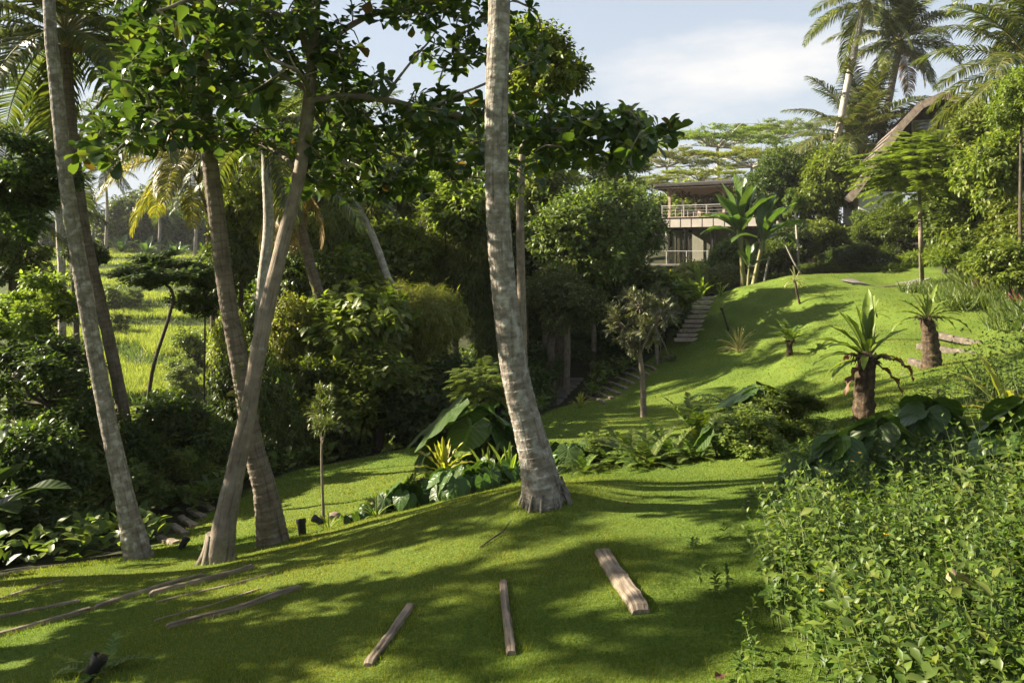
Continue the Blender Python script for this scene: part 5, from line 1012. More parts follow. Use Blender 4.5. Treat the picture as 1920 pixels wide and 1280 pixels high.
trunkfern('nest_fern', 'small nest fern on a short stem above the tuft of the nearer nest fern', [b, P(1637, 597, D), P(1637, 590, D)], [.06, .05, .05], SMF, [(1, 60, .5), (1, -60, .5), (2, 100, .55), (2, -100, .55), (3, 80, .6), (3, -70, .6), (0, 0, .4), (4, 120, .5), (4, -130, .5)], sd=9)
b = hit(1481, 667); D = b[1]
trunkfern('tree_fern', 'tiny tree fern with a dark stem in the middle of the mound slope', [b, P(1480, 650, D), P(1481, 640, D)], [.09, .075, .075], fronds('fern', 'fern'), [(0, i * 40, .75) for i in range(4)] + [(1, i * 51, .8) for i in range(7)] + [(2, i * 60 + 20, .75) for i in range(6)], sd=10)
b = hit(1501, 571); D = b[1]
trunkfern('young_yucca', 'withered little yucca with drooping pale leaves on top of the mound', [b, P(1494, 548, D), P(1491, 528, D)], [.05, .04, .04], [strap_mesh(e, d_, 1, .09, [LM['tuft'], BK['stem']], 80 + i, .1) for i, (e, d_) in enumerate([(1.3, .4), (.6, 1.4), (.1, 1.8)])], [(0, 0, .7), (0, 90, .6), (0, -90, .5)] + [(1, i * 50, .62) for i in range(7)] + [(2, i * 70 + 30, .6) for i in range(5)], cat='yucca', sd=12)
b = hit(1367, 619); D = b[1]
trunkfern('young_yucca', 'bare leaning yucca stem with a few leaves beside the upper stone steps', [b, P(1360, 600, D), P(1353, 579, D)], [.045, .04, .035], smesh('strap', .10), [(1, 100, .45), (2, 80, .5), (3, 120, .4), (1, -60, .35)], cat='yucca', sd=13)
b = hit(1385, 660); D = b[1]
leaves_plant('grass_tuft', 'pale fountain grass tuft on the lower mound slope', 'grass tuft', b, [strap_mesh(e, d_, 1, .022, [LM['tuft'], LM['tuft']], 85 + i, .05) for i, (e, d_) in enumerate([(1.45, .5), (1.2, .9), (.9, 1.3), (.5, 1.5)])], [(i % 4, i * 137.5, .55 + .5 * ((i * 7) % 10) / 10) for i in range(80)], pname='blade')
for i, (px, py, ll) in enumerate([(1512, 562, 'fallen dry frond shadow-side stick beside the withered yucca'),]): pass
# staked saplings behind the mound
def stick(name, label, cat, seq, rad, mat, D, group=None):
    p_ = pxp([(q[0], q[1], D) for q in seq]); o = thing(name, label, cat, p_[0], group); mb = MB(); tube(mb, p_, rad, 7, 0, seg=30); part('stem' if name == 'sapling' else 'pole', mb, mat, o); return o, p_
o, p_ = stick('sapling', 'thin straight pale sapling in front of the bamboo hut', 'sapling', [(1499, 530), (1496, 470), (1492, 410), (1490, 380)], [.07, .06, .05, .02], BK['pale'], 38)
link('foliage', proto(('loose', 'mid', 0)), o, p_[-1] - p_[0], (0, 0, 0), (.7, .7, .8))
stick('stake', 'leaning bamboo prop propping the thin pale sapling', 'prop', [(1511, 528), (1488, 490), (1470, 452)], [.045, .045, .04], BK['pale'], 37.4)
stick('stake', 'short leaning bamboo prop right of the banana stems', 'prop', [(1432, 536), (1437, 505), (1443, 480)], [.05, .05, .045], BK['pale'], 37)
b = on(1470, 39.5); leaves_plant('leafy_shoot', 'upright leafy shoot beside the leaning prop', 'shoot', b + [0, 0, 1.2], smesh('banana', .2), [(i % 3, i * 137.5, .9) for i in range(9)])
# oleander-like small trees on the middle lawn
def oleander(label, base, tr, heads, D, rad, seed, mat='grey', lmin=.15):
    o = thing('oleander_tree', label, 'tree', base, 'small grey-leaved trees on the lawn'); mb = MB(); rs_ = np.random.RandomState(seed)
    fork = pxp([(q[0], q[1], D) for q in tr]); tube(mb, [base - [0, 0, .1]] + fork, rad, 10, 0, barkd, seg=50)
    lm_ = MB()
    for (px, py, r) in heads:
        c = P(px, py, D + rs_.uniform(-.5, .5)); r = S(r, D)
        tube(mb, [fork[-1] - [0, 0, .1], fork[-1] * .5 + c * .5 + rs_.normal(size=3) * .05, c], [rad[-1] * .6, rad[-1] * .45, .012], 6, 0, seg=10, cap=False)
        for k in range(13):
            d = nrm(rsph(1, rs_)[0] + [0, 0, .35]); e = c + d * r * .55; tube(mb, [c, e], [.012, .006], 4, 0, cap=False)
            n = 26; dd = nrm(rsph(n, rs_) * .8 + d * .9 + np.array([0, 0, .15])); inst(lm_, TPL['lance'], e + dd * .02 + d * rs_.uniform(-.12, .12, (n, 1)), dd, np.tile([[0, 0, 1.0]], (n, 1)) + rsph(n, rs_) * .4, rs_.uniform(.6, 1.1, n) * max(lmin, r * .42), wscale=1.0)
    part('trunk', mb, BK['tree'], o); part('crown', lm_, LM[mat], o)
b = hit(1206, 781); D = b[1]
oleander('small grey-leaved tree standing alone on the middle lawn', b, [(1206, 740), (1204, 700), (1199, 660)], [(1165, 610, 34), (1200, 575, 34), (1205, 620, 30), (1240, 590, 34), (1180, 560, 22), (1175, 640, 26), (1225, 635, 22), (1195, 645, 24), (1150, 590, 20)], D, [.085, .075, .065, .055], 1)
b = on(1232, 27); 
oleander('second small grey-leaved tree just behind the one on the middle lawn', b, [(1231, 640), (1229, 610)], [(1215, 570, 26), (1250, 575, 26), (1235, 555, 22), (1265, 590, 18), (1225, 590, 20), (1240, 685, 16), (1258, 680, 14)], 27, [.08, .07, .06], 2)
b = hit(607, 976); D = b[1]
oleander('thin olive-green sapling on the lower lawn left of the planting bed', b, [(604, 900), (603, 850), (604, 820)], [(600, 780, 16), (612, 765, 14), (595, 800, 12), (615, 800, 12), (604, 745, 12)], D, [.022, .018, .016, .014], 3, 'pale', .09)

# elephant ears, philodendrons and ferns of the bed behind the middle palm
HB = [heart_mesh([LM['big'], BK['stem']], 1, 1.15, .45), heart_mesh([LM['big'], BK['stem']], 2, .9, .8, .55), heart_mesh([LM['biglight'], BK['stem']], 3, 1.25, .25, .25), heart_mesh([LM['big'], BK['stem']], 4, .55, .7, .7)]
HP = [heart_mesh([LM['big'], BK['stemp']], 5, .95, .55, .3, .92), heart_mesh([LM['big'], BK['stemp']], 6, .75, .95, .5, .95), heart_mesh([LM['biglight'], BK['stemp']], 7, 1.05, .6, .2, .9), heart_mesh([LM['big'], BK['stemp']], 8, .8, .2, .45, .9)]
leaves_plant('elephant_ear', 'giant elephant-ear plant with the largest leaves left of the middle palm', 'elephant ear', on(893, 10.6), HB, [(2, 75, .80), (0, 100, .95), (0, -70, .85), (1, -100, .80), (0, 20, .85), (1, 60, .75), (2, 160, .70), (1, -30, .7), (3, 130, .6), (3, -130, .6)])
leaves_plant('elephant_ear', 'dark elephant-ear plant half hidden behind the middle palm trunk', 'elephant ear', on(945, 11.2), HB, [(0, 80, .8), (0, -60, .8), (1, -110, .75), (1, 140, .7), (3, 20, .6), (0, 180, .65)])
leaves_plant('elephant_ear', 'elephant-ear plant with leaves lying low at the left of the giant one', 'elephant ear', on(845, 10.9), HB, [(0, 85, .8), (1, 100, .72), (1, 40, .6), (3, 150, .55), (0, -60, .6)])
b = on(832, 9.7) ; nf = b + [0, 0, .28]
o = trunkfern('nest_fern', 'bright yellow-green nest fern in the planting bed', [b, b + [0, 0, .15], b + [0, 0, .30]], [.09, .08, .08], SMY, [(0, 15, .50), (0, 70, .46), (0, -50, .48), (1, 95, .5), (1, -80, .5), (1, 40, .45), (1, -20, .42), (1, 150, .42), (2, 85, .52), (2, -100, .5), (2, -140, .42), (2, 180, .42), (3, 110, .5), (3, -70, .48), (4, 90, .45)], sd=21)
for i, (px, D, n, s, ll) in enumerate([(790, 9.3, 9, .36, 'glossy low philodendron under the yellow nest fern'), (835, 8.9, 8, .34, 'glossy low philodendron at the lawn edge below the yellow nest fern'), (870, 9.3, 9, .36, 'dense glossy philodendron below the giant elephant ear'), (910, 9.0, 9, .34, 'dark glossy philodendron nearest the middle palm on its left'), (765, 8.9, 8, .30, 'glossy philodendron near the brown rock'), (855, 8.5, 7, .30, 'philodendron with whitish shiny leaves at the lawn edge'),
    (885, 8.7, 7, .30, 'low philodendron creeping on the lawn edge left of the middle palm'), (725, 9.0, 7, .26, 'small philodendron left of the brown rock'), (690, 9.1, 7, .24, 'small leafy plant at the left tip of the planting bed'), (815, 9.8, 8, .36, 'philodendron half hidden behind the yellow nest fern'), (935, 9.5, 8, .36, 'philodendron in the shade beside the middle palm trunk'), (655, 9.0, 6, .20, 'tiny leafy plant beside the spotlight at the bed tip'),
    (1065, 9.8, 9, .38, 'dark philodendron just right of the middle palm'), (1110, 10.4, 8, .34, 'dark philodendron in the bed right of the middle palm'), (1040, 10.8, 8, .40, 'tall philodendron behind the right side of the middle palm')]):
    rs_ = np.random.RandomState(200 + i); leaves_plant('philodendron', ll, 'philodendron', on(px, D), HB, [(int(rs_.choice([0, 1, 3, 1])), k * 137.5 + rs_.uniform(-20, 20), s * rs_.uniform(.42, .95), rs_.uniform(-18, 12)) for k in range(n * 2)], 'philodendrons in the planting bed')
for i, (px, D, L_, n, lo, mt, ll) in enumerate([(915, 9.9, .62, 16, 0, 'strap', 'strap-leaved clump left of the middle palm foot'), (955, 9.4, .55, 14, 0, 'strap', 'strap-leaved clump touching the middle palm foot'), (705, 8.75, .28, 14, 1, 'strap', 'grassy clump at the lawn edge beside the brown rock'), (615, 8.9, .26, 12, 1, 'strap', 'grassy clump beside the thin olive sapling')]):
    leaves_plant('strap_plant', ll, 'strap plant', on(px, D), SM, rosette(n, 300 + i, lo, 4, (L_ * .8, L_ * 1.15)), 'strap-leaved clumps in the planting bed')
for i, (px, D, L_, n, ll) in enumerate([(1095, 9.3, .42, 16, 'fern at the left end of the fern row behind the lawn crest'), (1140, 9.7, .46, 16, 'second fern from the left in the fern row'), (1185, 9.6, .60, 18, 'tall upright fern in the middle of the fern row'), (1215, 9.2, .58, 18, 'broad fern right of the tall upright fern'), (1255, 9.5, .55, 18, 'broad pale fern near the right end of the fern row'), (1300, 9.3, .50, 16, 'fern at the right end of the fern row beside the small-leaved bush'), (1160, 10.6, .55, 16, 'fern at the back of the fern row'), (1235, 10.4, .6, 16, 'fern behind the broad pale fern'), (1310, 10.2, .85, 7, 'slim upright fern with one tall frond beside the small-leaved bush')]):
    fernrow(ll, px, D, L_, n, 'fern', 400 + i, 'ferns along the lawn crest', 0, 0 if i == 8 else 3)
for i, (px, D, w_, h_, mt, ll) in enumerate([(1130, 10.0, 150, 70, 'mid', 'low bushy filler plant between the middle palm and the fern row'), (990, 11.4, 130, 70, 'mid', 'bushy filler plant directly behind the middle palm'), (880, 10.2, 170, 70, 'dark', 'bushy filler plant under the giant elephant ears'), (800, 9.6, 110, 46, 'dark', 'bushy filler plant under the yellow nest fern'), (1200, 10.2, 150, 46, 'light', 'bushy filler plant among the ferns'), (745, 9.05, 60, 26, 'dark', 'bushy filler plant by the brown rock')]):
    b = on(px, D); h = S(h_, D); c = b + [0, 0, h * .4]; T('filler_bush', ll, px, HY - c[2] / D * F, D, w_, h_, 'loose', mt, i % 2, cat='bush', group='filler bushes in the planting bed', depth=.45)
# papaya-like leafy plant and small shaded plants behind
T('leafy_shrub', 'green hand-leaved shrub behind the elephant ears, left of the middle palm', 905, 715, 17, 130, 110, 'feather', 'light', 1)
T('leafy_shrub', 'dark leafy shrub at the feet of the bamboo clump beside the forest path', 985, 725, 24, 110, 80, 'coarse', 'dark', 1)
leaves_plant('young_plant', 'small yellow-green young plant at the foot of the middle lawn steps', 'plant', hit(1088, 764), SMY, rosette(12, 7, 0, 3, (.35, .5)))
for i, (px, D, ll) in enumerate([(1836, 23.5, 'dark-red cordyline under the sunlit bush on the right bank'), (1915, 20, 'crimson cordyline at the right edge of the bank')]):
    leaves_plant('red_cordyline', ll, 'cordyline', on(px, D), [strap_mesh(e, d_, 1, .14, [LM['red'], BK['stemp']], 90 + k, .1) for k, (e, d_) in enumerate([(1.3, .3), (1.0, .7), (.6, 1.0)])], rosette(14, 70 + i, 0, 2, (.45, .7)), 'red cordylines on the bank')
leaves_plant('strap_plant', 'bright strap-leaved clump under the villa windows', 'strap plant', on(1312, 38), SMB, [(0, 30 * i, 1.9) for i in range(5)] + rosette(16, 31, 0, 3, (1.2, 1.7)))
for i, (px, py, ll) in enumerate([(1283, 636, 'small leafy plant at the foot of the upper stone steps'), (1352, 555, 'small leafy plant at the top of the upper stone steps')]):
    leaves_plant('strap_plant', ll, 'strap plant', hit(px, py), SM, rosette(16, 50 + i, 0, 4, (.5, .75)))
# small-leaved bush with an arching frond, and big dark leaves over it
T('leafy_shrub', 'bright small-leaved bush beside the lawn behind the fern row', 1400, 810, 9.2, 165, 95, 'loose', 'light', 0, depth=.55)
T('leafy_shrub', 'shadowed small-leaved bush right of the bright small-leaved bush', 1465, 775, 9.8, 150, 100, 'loose', 'mid', 1, depth=.6)
leaves_plant('elephant_ear', 'low dark large-leaved plant sprawling over the small-leaved bush', 'elephant ear', on(1425, 10.2) + [0, 0, .1], HP, [(3, 80, .62), (3, -80, .66), (0, 100, .5), (1, -100, .55), (0, 30, .5), (3, -50, .6)])
leaves_plant('elephant_ear', 'single dull leaf plant left of the bright small-leaved bush', 'elephant ear', on(1345, 9.2), HP, [(1, 90, .42), (0, 60, .40), (1, -40, .35)])
fernrow('dark-stalked fern with two arching fronds rising from the small-leaved bush', 1388, 11.5, 1.15, 0, 'fern', 1)
o = bpy.data.objects[-1] if False else [q for q in COL.objects if q.get('label', '').startswith('dark-stalked fern')][0]
ARC = frond_mesh(1.35, 2.3, 1, 26, .20, [LM['fern'], BK['stemp']], 99, hang=.5, sweep=.3, width=.02, rw=.012)
for az, s in ((95, 1.25), (80, 1.05), (-70, .8)): link('frond', ARC, o, (0, 0, 0), (0, 0, math.radians(az)), s)
# heart-leaved plants of the right foreground
for ll, px, D, pl in [('heart-leaved plant with pale green-grey leaves at the left end of the big-leaved row', 1575, 6.6, [(0, 70, .46), (1, 110, .42), (2, 40, .44), (0, 150, .44), (1, 165, .40), (2, 100, .42), (1, -160, .40)]),
                      ('heart-leaved plant in the middle of the big-leaved row before the nest fern trunk', 1655, 6.9, [(0, 10, .5), (0, -80, .5), (1, 180, .44), (3, 60, .5), (0, 120, .46), (1, -130, .42)]),
                      ('heart-leaved plant with the darkest broad leaves at the right of the big-leaved row', 1745, 7.2, [(0, -30, .56), (3, 70, .56), (0, -90, .54), (1, 170, .48), (1, -150, .46), (3, 10, .5), (0, 120, .5)]),
                      ('heart-leaved plant drooping over the lawn at the left tip of the row', 1515, 6.2, [(1, 100, .40), (1, 130, .38), (0, 60, .36), (1, 80, .42)])]:
    leaves_plant('heart_leaf_plant', ll, 'heart-leaf plant', on(px, D), HP, [(q[0], q[1], q[2] * .94) for q in pl], 'heart-leaved plants above the ground cover')
leaves_plant('elephant_ear', 'dark big-leaved plant reaching in at the right edge above the ground cover', 'elephant ear', on(1935, 5.6) + [0, 0, .1], HP, [(0, 80, .50), (0, 40, .55), (1, 110, .45), (3, 95, .5), (2, 60, .5), (0, -20, .55)])
leaves_plant('strap_plant', 'yellowish strap-leaved plant at the right edge behind the ground cover', 'strap plant', on(1890, 8.2), smesh('strapy', .12), rosette(12, 77, 1, 5, (.6, .9)))
for i, (px, D, L_, ll) in enumerate([(1835, 9.5, .5, 'spiky grass clump behind the darkest broad leaves'), (1870, 9.0, .45, 'spiky grass clump left of the yellowish strap-leaved plant')]):
    leaves_plant('strap_plant', ll, 'strap plant', on(px, D), smesh('strap', .045), rosette(34, 60 + i, 0, 4, (L_ * .7, L_ * 1.2)))

# ------------------------------------------------------------------ ground cover of the right foreground
def cover(n, seed, poly, hmin, hmax, ls, dist):
    rs_ = np.random.RandomState(seed)
    d = dist(rs_.rand(n)); th = np.radians(rs_.uniform(-5, 75, n)); x = d * np.sin(th); y = d * np.cos(th); k = inpoly(x, y, poly); x, y = x[k], y[k]; n = len(x)
    ed = fbm(np.c_[x * 1.1, y * 1.1, 0 * x], 61, 3); k = (fbm(np.c_[x * 1.7, y * 1.7, 0 * x], 61 + seed, 2) > .40) | (rs_.rand(n) < .22); x, y, ed = x[k], y[k], ed[k]; n = len(x); z = terr(x, y); h = rs_.uniform(hmin, hmax, n) * (.25 + 1.4 * ed) * np.clip(.78 + .26 * (x - 1.2), .6, 2.1) * (1 - .62 * sstep(4.8, 6.3, y) * sstep(6.0, 4.6, x))
    az = rs_.uniform(0, 6.283, n); ln = rs_.uniform(.05, .5, n) * h
    b = np.stack([x, y, z], -1); tp_ = b + np.stack([np.cos(az) * ln, np.sin(az) * ln, h], -1); ax_ = nrm(tp_ - b)
    rf1 = nrm(np.cross(ax_, rsph(n, rs_))); rf2 = np.cross(ax_, rf1); mb = MB()
    # stems: three-sided
    wv = .0035
    V = np.stack([b + rf1 * wv, b - rf1 * wv * .5 + rf2 * wv, b - rf1 * wv * .5 - rf2 * wv, tp_], 1); f = np.array([[0, 1, 3], [1, 2, 3], [2, 0, 3]])
    mb.add(V.reshape(-1, 3), (f[None] + (np.arange(n) * 4)[:, None, None]).reshape(-1, 3), 1)
    for j in range(7):
        q = 1 - j * .105; r_ = np.clip(ls * (.55 + .22 * min(j, 3)), 0, ls * 1.15)
        for sg in (1, -1):
            a = j * 1.57 + rs_.uniform(-.3, .3, n); sd = (rf1 * np.cos(a)[:, None] + rf2 * np.sin(a)[:, None]) * sg
            dd = nrm(sd + ax_ * (1.2 - .17 * j) + np.array([0, 0, -.05 * j]) + rs_.normal(size=(n, 3)) * .15); k = rs_.rand(n) > .08
            inst(mb, TPL['toothed'], (b + (tp_ - b) * q)[k], dd[k], (ax_ + rs_.normal(size=(n, 3)) * .25)[k], (r_ * rs_.uniform(.75, 1.25, n))[k])
    return mb, tp_, ax_
mb, tp_, ax_ = cover(16000, 3, COVER, .18, .62, .053, lambda u: 1.5 * (11.5 / 1.5) ** u)
mb2, tp2, _ = cover(3600, 23, COVER, .22, .72, .068, lambda u: 1.5 * (11.5 / 1.5) ** u)
for q in range(len(mb2.V)): mb.add(mb2.V[q], np.arange(len(mb2.L[q])).reshape(-1, 3) * 0 + (mb2.L[q].reshape(-1, 3) - sum(len(v) for v in mb2.V[:q])), 3 if mb2.M[q][0] == 0 else 1)
fl_ = tp_[::150]; rs_ = np.random.RandomState(4)
for j in range(9):
    a = j * .698; inst(mb, TPL['oval'], fl_ + [0, 0, .01], np.tile([[math.cos(a), math.sin(a), .25]], (len(fl_), 1)), np.tile([[0, 0, 1.0]], (len(fl_), 1)), .018, 2)
FLOW = plainmat('yellow_petal', [(0, (.62, .38, .03)), (1, (.75, .5, .06))], (9, 9, 9), .6, 0)
g = part('ground_cover', mb, [LM['cover'], BK['stem'], FLOW, LM['mid']], None); tag(g, 'dense leafy ground cover with small yellow flowers in the right foreground', 'ground cover', kind='stuff')
# strays of the same plant on the lawn edge
EDGE = [(.98, 3.4), (1.25, 5.2), (1.6, 6.2), (2.3, 7.4), (2.6, 7.0), (1.75, 5.3), (1.3, 4.2), (1.25, 3.2)]
mb, _, _ = cover(900, 8, EDGE, .08, .26, .045, lambda u: 2.5 * (9 / 2.5) ** u); g = part('ground_cover', mb, [LM['cover'], BK['stem']], None); tag(g, 'stray low shoots of the ground cover along the lawn edge', 'ground cover', kind='stuff')
# undergrowth of the shaded valley floor
n = 26000; y = rs_.uniform(5, 42, n); x = rs_.uniform(-26, 9, n); k = ~inpoly(x, y, LAWN) & (np.abs(x) < y * .8 + 2) & ~((y > 33) & (x < -5)) & ~((np.abs(x - (1.6 + (y - 22) * .14)) < .55) & (y > 20.5)); x, y = x[k], y[k]; n = len(x)
k = fbm(np.c_[x * .6, y * .6, 0 * x], 77, 3) > .45; x, y = x[k], y[k]; n = len(x); b = np.stack([x, y, terr(x, y)], -1); mb = MB()
for j in range(6):
    d = nrm(rsph(n, rs_) * np.array([1, 1, .4]) + np.array([0, 0, .55])); inst(mb, TPL['oval'], b + d * .05 + np.array([0, 0, 1.0]) * rs_.uniform(.02, .40, (n, 1)), d, np.tile([[0, 0, 1.0]], (n, 1)) + rsph(n, rs_) * .5, rs_.uniform(.10, .24, n))
g = part('undergrowth', mb, LM['mid'], None); tag(g, 'leafy undergrowth covering the shaded valley floor', 'undergrowth', kind='stuff')

# ------------------------------------------------------------------ logs, steps, stones, lamps
LOGM = plainmat('weathered_log', [(.25, (.12, .085, .06)), (.45, (.25, .185, .135)), (.62, (.36, .28, .21)), (.8, (.45, .37, .29))], (1, 1, 1), .85, .5, coord='UV')
def logmat():
    m, t, N, Lk = newmat('split_log_wood'); u = N('ShaderNodeUVMap'); u.uv_map = 'uv'; oi = N('ShaderNodeObjectInfo')
    mp_ = N('ShaderNodeMapping'); mp_.inputs['Scale'].default_value = (26, 2.0, 1); Lk(u.outputs[0], mp_.inputs[0]); va = N('ShaderNodeVectorMath'); va.operation = 'ADD'; Lk(mp_.outputs[0], va.inputs[0]); Lk(oi.outputs['Location'], va.inputs[1])
    n1 = N('ShaderNodeTexNoise'); n1.inputs['Scale'].default_value = 1; n1.inputs['Detail'].default_value = 7; n1.inputs['Roughness'].default_value = .62; Lk(va.outputs[0], n1.inputs['Vector'])
    tc_ = N('ShaderNodeTexCoord'); n2 = N('ShaderNodeTexNoise'); n2.inputs['Scale'].default_value = 5; n2.inputs['Detail'].default_value = 5; Lk(tc_.outputs['Object'], n2.inputs['Vector'])
    r = ramp(N, [(.30, (.045, .034, .025)), (.42, (.165, .135, .102)), (.55, (.26, .22, .172)), (.72, (.36, .315, .25))]); Lk(n1.outputs[0], r.inputs[0])
    r2 = ramp(N, [(.35, (.62, .58, .52)), (.6, (1.05, 1, .97))]); Lk(n2.outputs[0], r2.inputs[0]); k = N('ShaderNodeMixRGB'); k.blend_type = 'MULTIPLY'; k.inputs[0].default_value = 1; Lk(r.outputs[0], k.inputs[1]); Lk(r2.outputs[0], k.inputs[2])
    bp = N('ShaderNodeBump'); bp.inputs['Strength'].default_value = .9; bp.inputs['Distance'].default_value = .012; Lk(n1.outputs[0], bp.inputs['Height'])
    bs = N('ShaderNodeBsdfPrincipled'); bs.inputs['Roughness'].default_value = .85; bs.inputs['Specular IOR Level'].default_value = .2; Lk(k.outputs[0], bs.inputs['Base Color']); Lk(bp.outputs[0], bs.inputs['Normal'])
    o = N('ShaderNodeOutputMaterial'); Lk(bs.outputs[0], o.inputs[0]); return m
LOG = logmat(); OLDW = plainmat('old_step_wood', [(.3, (.04, .032, .025)), (.5, (.09, .072, .056)), (.75, (.17, .14, .11))], (3, 9, 9), .85, .5)
def log(label, a, b, wd, ht, group, sink=.35, name='log', mat=None, cat='log', seed=0, level=False):
    """a squared weathered timber bedded in the turf from a to b"""
    a, b = np.array(a, float), np.array(b, float)
    if level: b[2] = a[2] = (a[2] + b[2]) / 2
    n = 34; s = np.linspace(0, 1, n)[:, None]; c = a * (1 - s) + b * s
    if not level: c[:, 2] = np.maximum(terr(c[:, 0], c[:, 1]), c[:, 2] - .03)
    d = nrm(b - a); sd = nrm(np.cross(d, [0, 0, 1.0])); up = np.cross(sd, d); prf = np.array([(-.5, 0), (-.5, .82), (-.40, .97), (-.15, 1.0), (.15, .99), (.40, .95), (.5, .8), (.5, 0)])
    c = c - up * ht * sink; V = []; k = len(prf)
    for i in range(n):
        e = 1 if 0 < i < n - 1 else .88
        r_ = c[i] + sd * (prf[:, :1] * wd * e) + up * (prf[:, 1:] * ht * e); r_ = r_ + (np.stack([noise3(r_ * 9, 60 + q + seed) for q in range(3)], -1) - .5) * .16 * wd + (np.stack([noise3(r_ * 30, 70 + q + seed) for q in range(3)], -1) - .5) * .07 * wd; V.append(r_)
    V = np.array(V); L_ = np.linalg.norm(b - a); cum = np.linspace(0, L_, n); per = np.linspace(0, 2 * wd + ht, k); uv = np.stack([np.repeat(per[None], n, 0), np.repeat(cum[:, None], k, 1)], -1)
    i = np.arange(n - 1)[:, None] * k + np.arange(k - 1)[None]; mb = MB().add(V, np.stack([i, i + 1, i + k + 1, i + k], -1).reshape(-1, 4), 0, uv.reshape(-1, 2))
    mb.add(V[0], [list(range(k))], 0, np.stack([prf[:, 0] * wd, prf[:, 1] * ht * .2], -1)); mb.add(V[-1], [list(range(k))[::-1]], 0, np.stack([prf[:, 0] * wd, prf[:, 1] * ht * .2], -1))
    base = (a + b) / 2; o = link(name, mb.mesh(name, mat or LOG, base, False), None, base); return tag(o, label, cat, group)
GRP = 'logs set across the near lawn'; LOGS = []
for i, (p0, p1, wp, hh, ll) in enumerate([((1128, 1038), (1203, 1150), 40, .13, 'thick short weathered log on the near lawn, rightmost and fully sunlit'), ((943, 1094), (958, 1230), 19, .10, 'narrow upright-lying log on the near lawn below the middle palm'), ((771, 1136), (690, 1250), 21, .08, 'slanting flat log left of the narrow one on the near lawn'),
        ((563, 1104), (311, 1179), 17, .10, 'long pale log lying across the near lawn with a split in its middle'), ((476, 1065), (280, 1118), 16, .12, 'pale log nearest the foot of the branching tree'), ((384, 1080), (175, 1143), 15, .10, 'long log alongside the pale log near the branching tree'), ((174, 1144), (-40, 1205), 17, .10, 'log running out of the view at the left edge of the near lawn'),
        ((515, 1075), (293, 1131), 9, .05, 'thin half-buried log between the pale logs'), ((490, 1105), (288, 1166), 8, .04, 'thin overgrown log just above the long split log'), ((150, 1128), (-40, 1168), 12, .06, 'half-buried sunlit log at the left edge above the leaving log'), ((120, 1088), (-20, 1130), 11, .06, 'uppermost half-buried log at the left edge')]):
    a, b = hit(*p0), hit(*p1); log(ll, a, b, S(wp, (a[1] + b[1]) / 2) * (.85 if i < 3 else .68), hh * 1.1, GRP, seed=i, sink=.66); LOGS.append((a, b))
for i, (p0, p1, ll) in enumerate([((323, 986), (348, 1003), 'lowest log tread of the flight behind the far-left palm'), ((339, 970), (366, 987), 'second lowest log tread of the flight behind the far-left palm'), ((354, 956), (383, 971), 'second highest log tread of the flight behind the far-left palm'), ((372, 942), (398, 956), 'highest log tread of the flight behind the far-left palm'), ((300, 1008), (330, 1020), 'loose brown log at the bottom of the flight behind the far-left palm')]):
    a, b = hit(*p0), hit(*p1); log(ll, a, b, .11, .10, 'lower log steps', sink=.5, name='log_step', cat='step', seed=20 + i)
for i, (p0, p1, ll) in enumerate([((1732, 632), (1860, 641), 'topmost log step behind the dark-trunked nest fern'), ((1722, 655), (1832, 661), 'middle log step behind the dark-trunked nest fern'), ((1708, 680), (1737, 687), 'short bottom log step left of the dark-trunked nest fern')]):
    a, b = hit(*p0), hit(*p1); log(ll, a, b, .13, .14, 'log steps on the right', name='log_step', cat='step', seed=30 + i, sink=.4, level=True, mat=OLDW)
STEP = plainmat('step_timber', [(.3, (.22, .175, .135)), (.5, (.36, .295, .235)), (.75, (.47, .40, .33))], (4, 4, 4), .85, .4)
for i in range(8):
    t_ = i / 7.; px, py = 1118 + 95 * t_, 752 - 64 * t_; a, b = hit(px - 17, py - 7), hit(px + 17, py + 6)
    log(['lowest tread', 'second tread from the bottom', 'third tread from the bottom', 'fourth tread from the bottom', 'fourth tread from the top', 'third tread from the top', 'second tread from the top', 'topmost tread'][i] + ' of the flight between forest path and middle lawn', a, b, .13, .10, 'steps from the forest path to the middle lawn', name='log_step', cat='step', seed=40 + i, mat=LOG, sink=.45)
ORD = ['lowest', 'second lowest', 'third lowest', 'fourth lowest', 'fifth lowest', 'fifth highest', 'fourth highest', 'third highest', 'second highest', 'topmost']
for i in range(10):
    t_ = i / 9.; px, py = 1303 + 36 * t_, 636 - 78 * t_; c = hit(px, py); wd = 1.75 * (1 - .05 * t_)
    mb = MB(); box(mb, c + [-wd / 2, -.12, -.08], (wd, .04, 0), (-.02, .24, 0), (0, 0, .125)); base = c; o = link('stone_step', mb.mesh('stone_step', STEP, base, False), None, base); tag(o, ORD[i] + ' tread of the upper steps climbing beside the mound', 'step', 'upper steps beside the mound')
for i in range(8):
    t_ = i / 7.; px, py = 1045 + 42 * t_, 757 - 44 * t_; c = hit(px, py); wd = 1.05 - .1 * t_
    mb = MB(); rs2 = np.random.RandomState(i); k = 9; a = np.arange(k) / k * 6.283; r_ = (.42 + .12 * rs2.rand(k)); q = np.stack([np.cos(a) * r_ * wd * 1.25, np.sin(a) * r_ * .75, 0 * a], -1) + c + [0, 0, .05]
    mb.add(q, [list(range(k))]); j = np.arange(k); mb.add(np.vstack([q, q - [0, 0, .2]]), np.stack([j + k, (j + 1) % k + k, (j + 1) % k, j], -1)); o = link('path_stone', mb.mesh('path_stone', STONE, c, False), None, c)
    tag(o, ['nearest', 'second nearest', 'third nearest', 'fourth nearest', 'fourth farthest', 'third farthest', 'second farthest', 'farthest'][i] + ' flat stone of the path leading into the dark forest', 'paving stone', 'stones of the forest path')
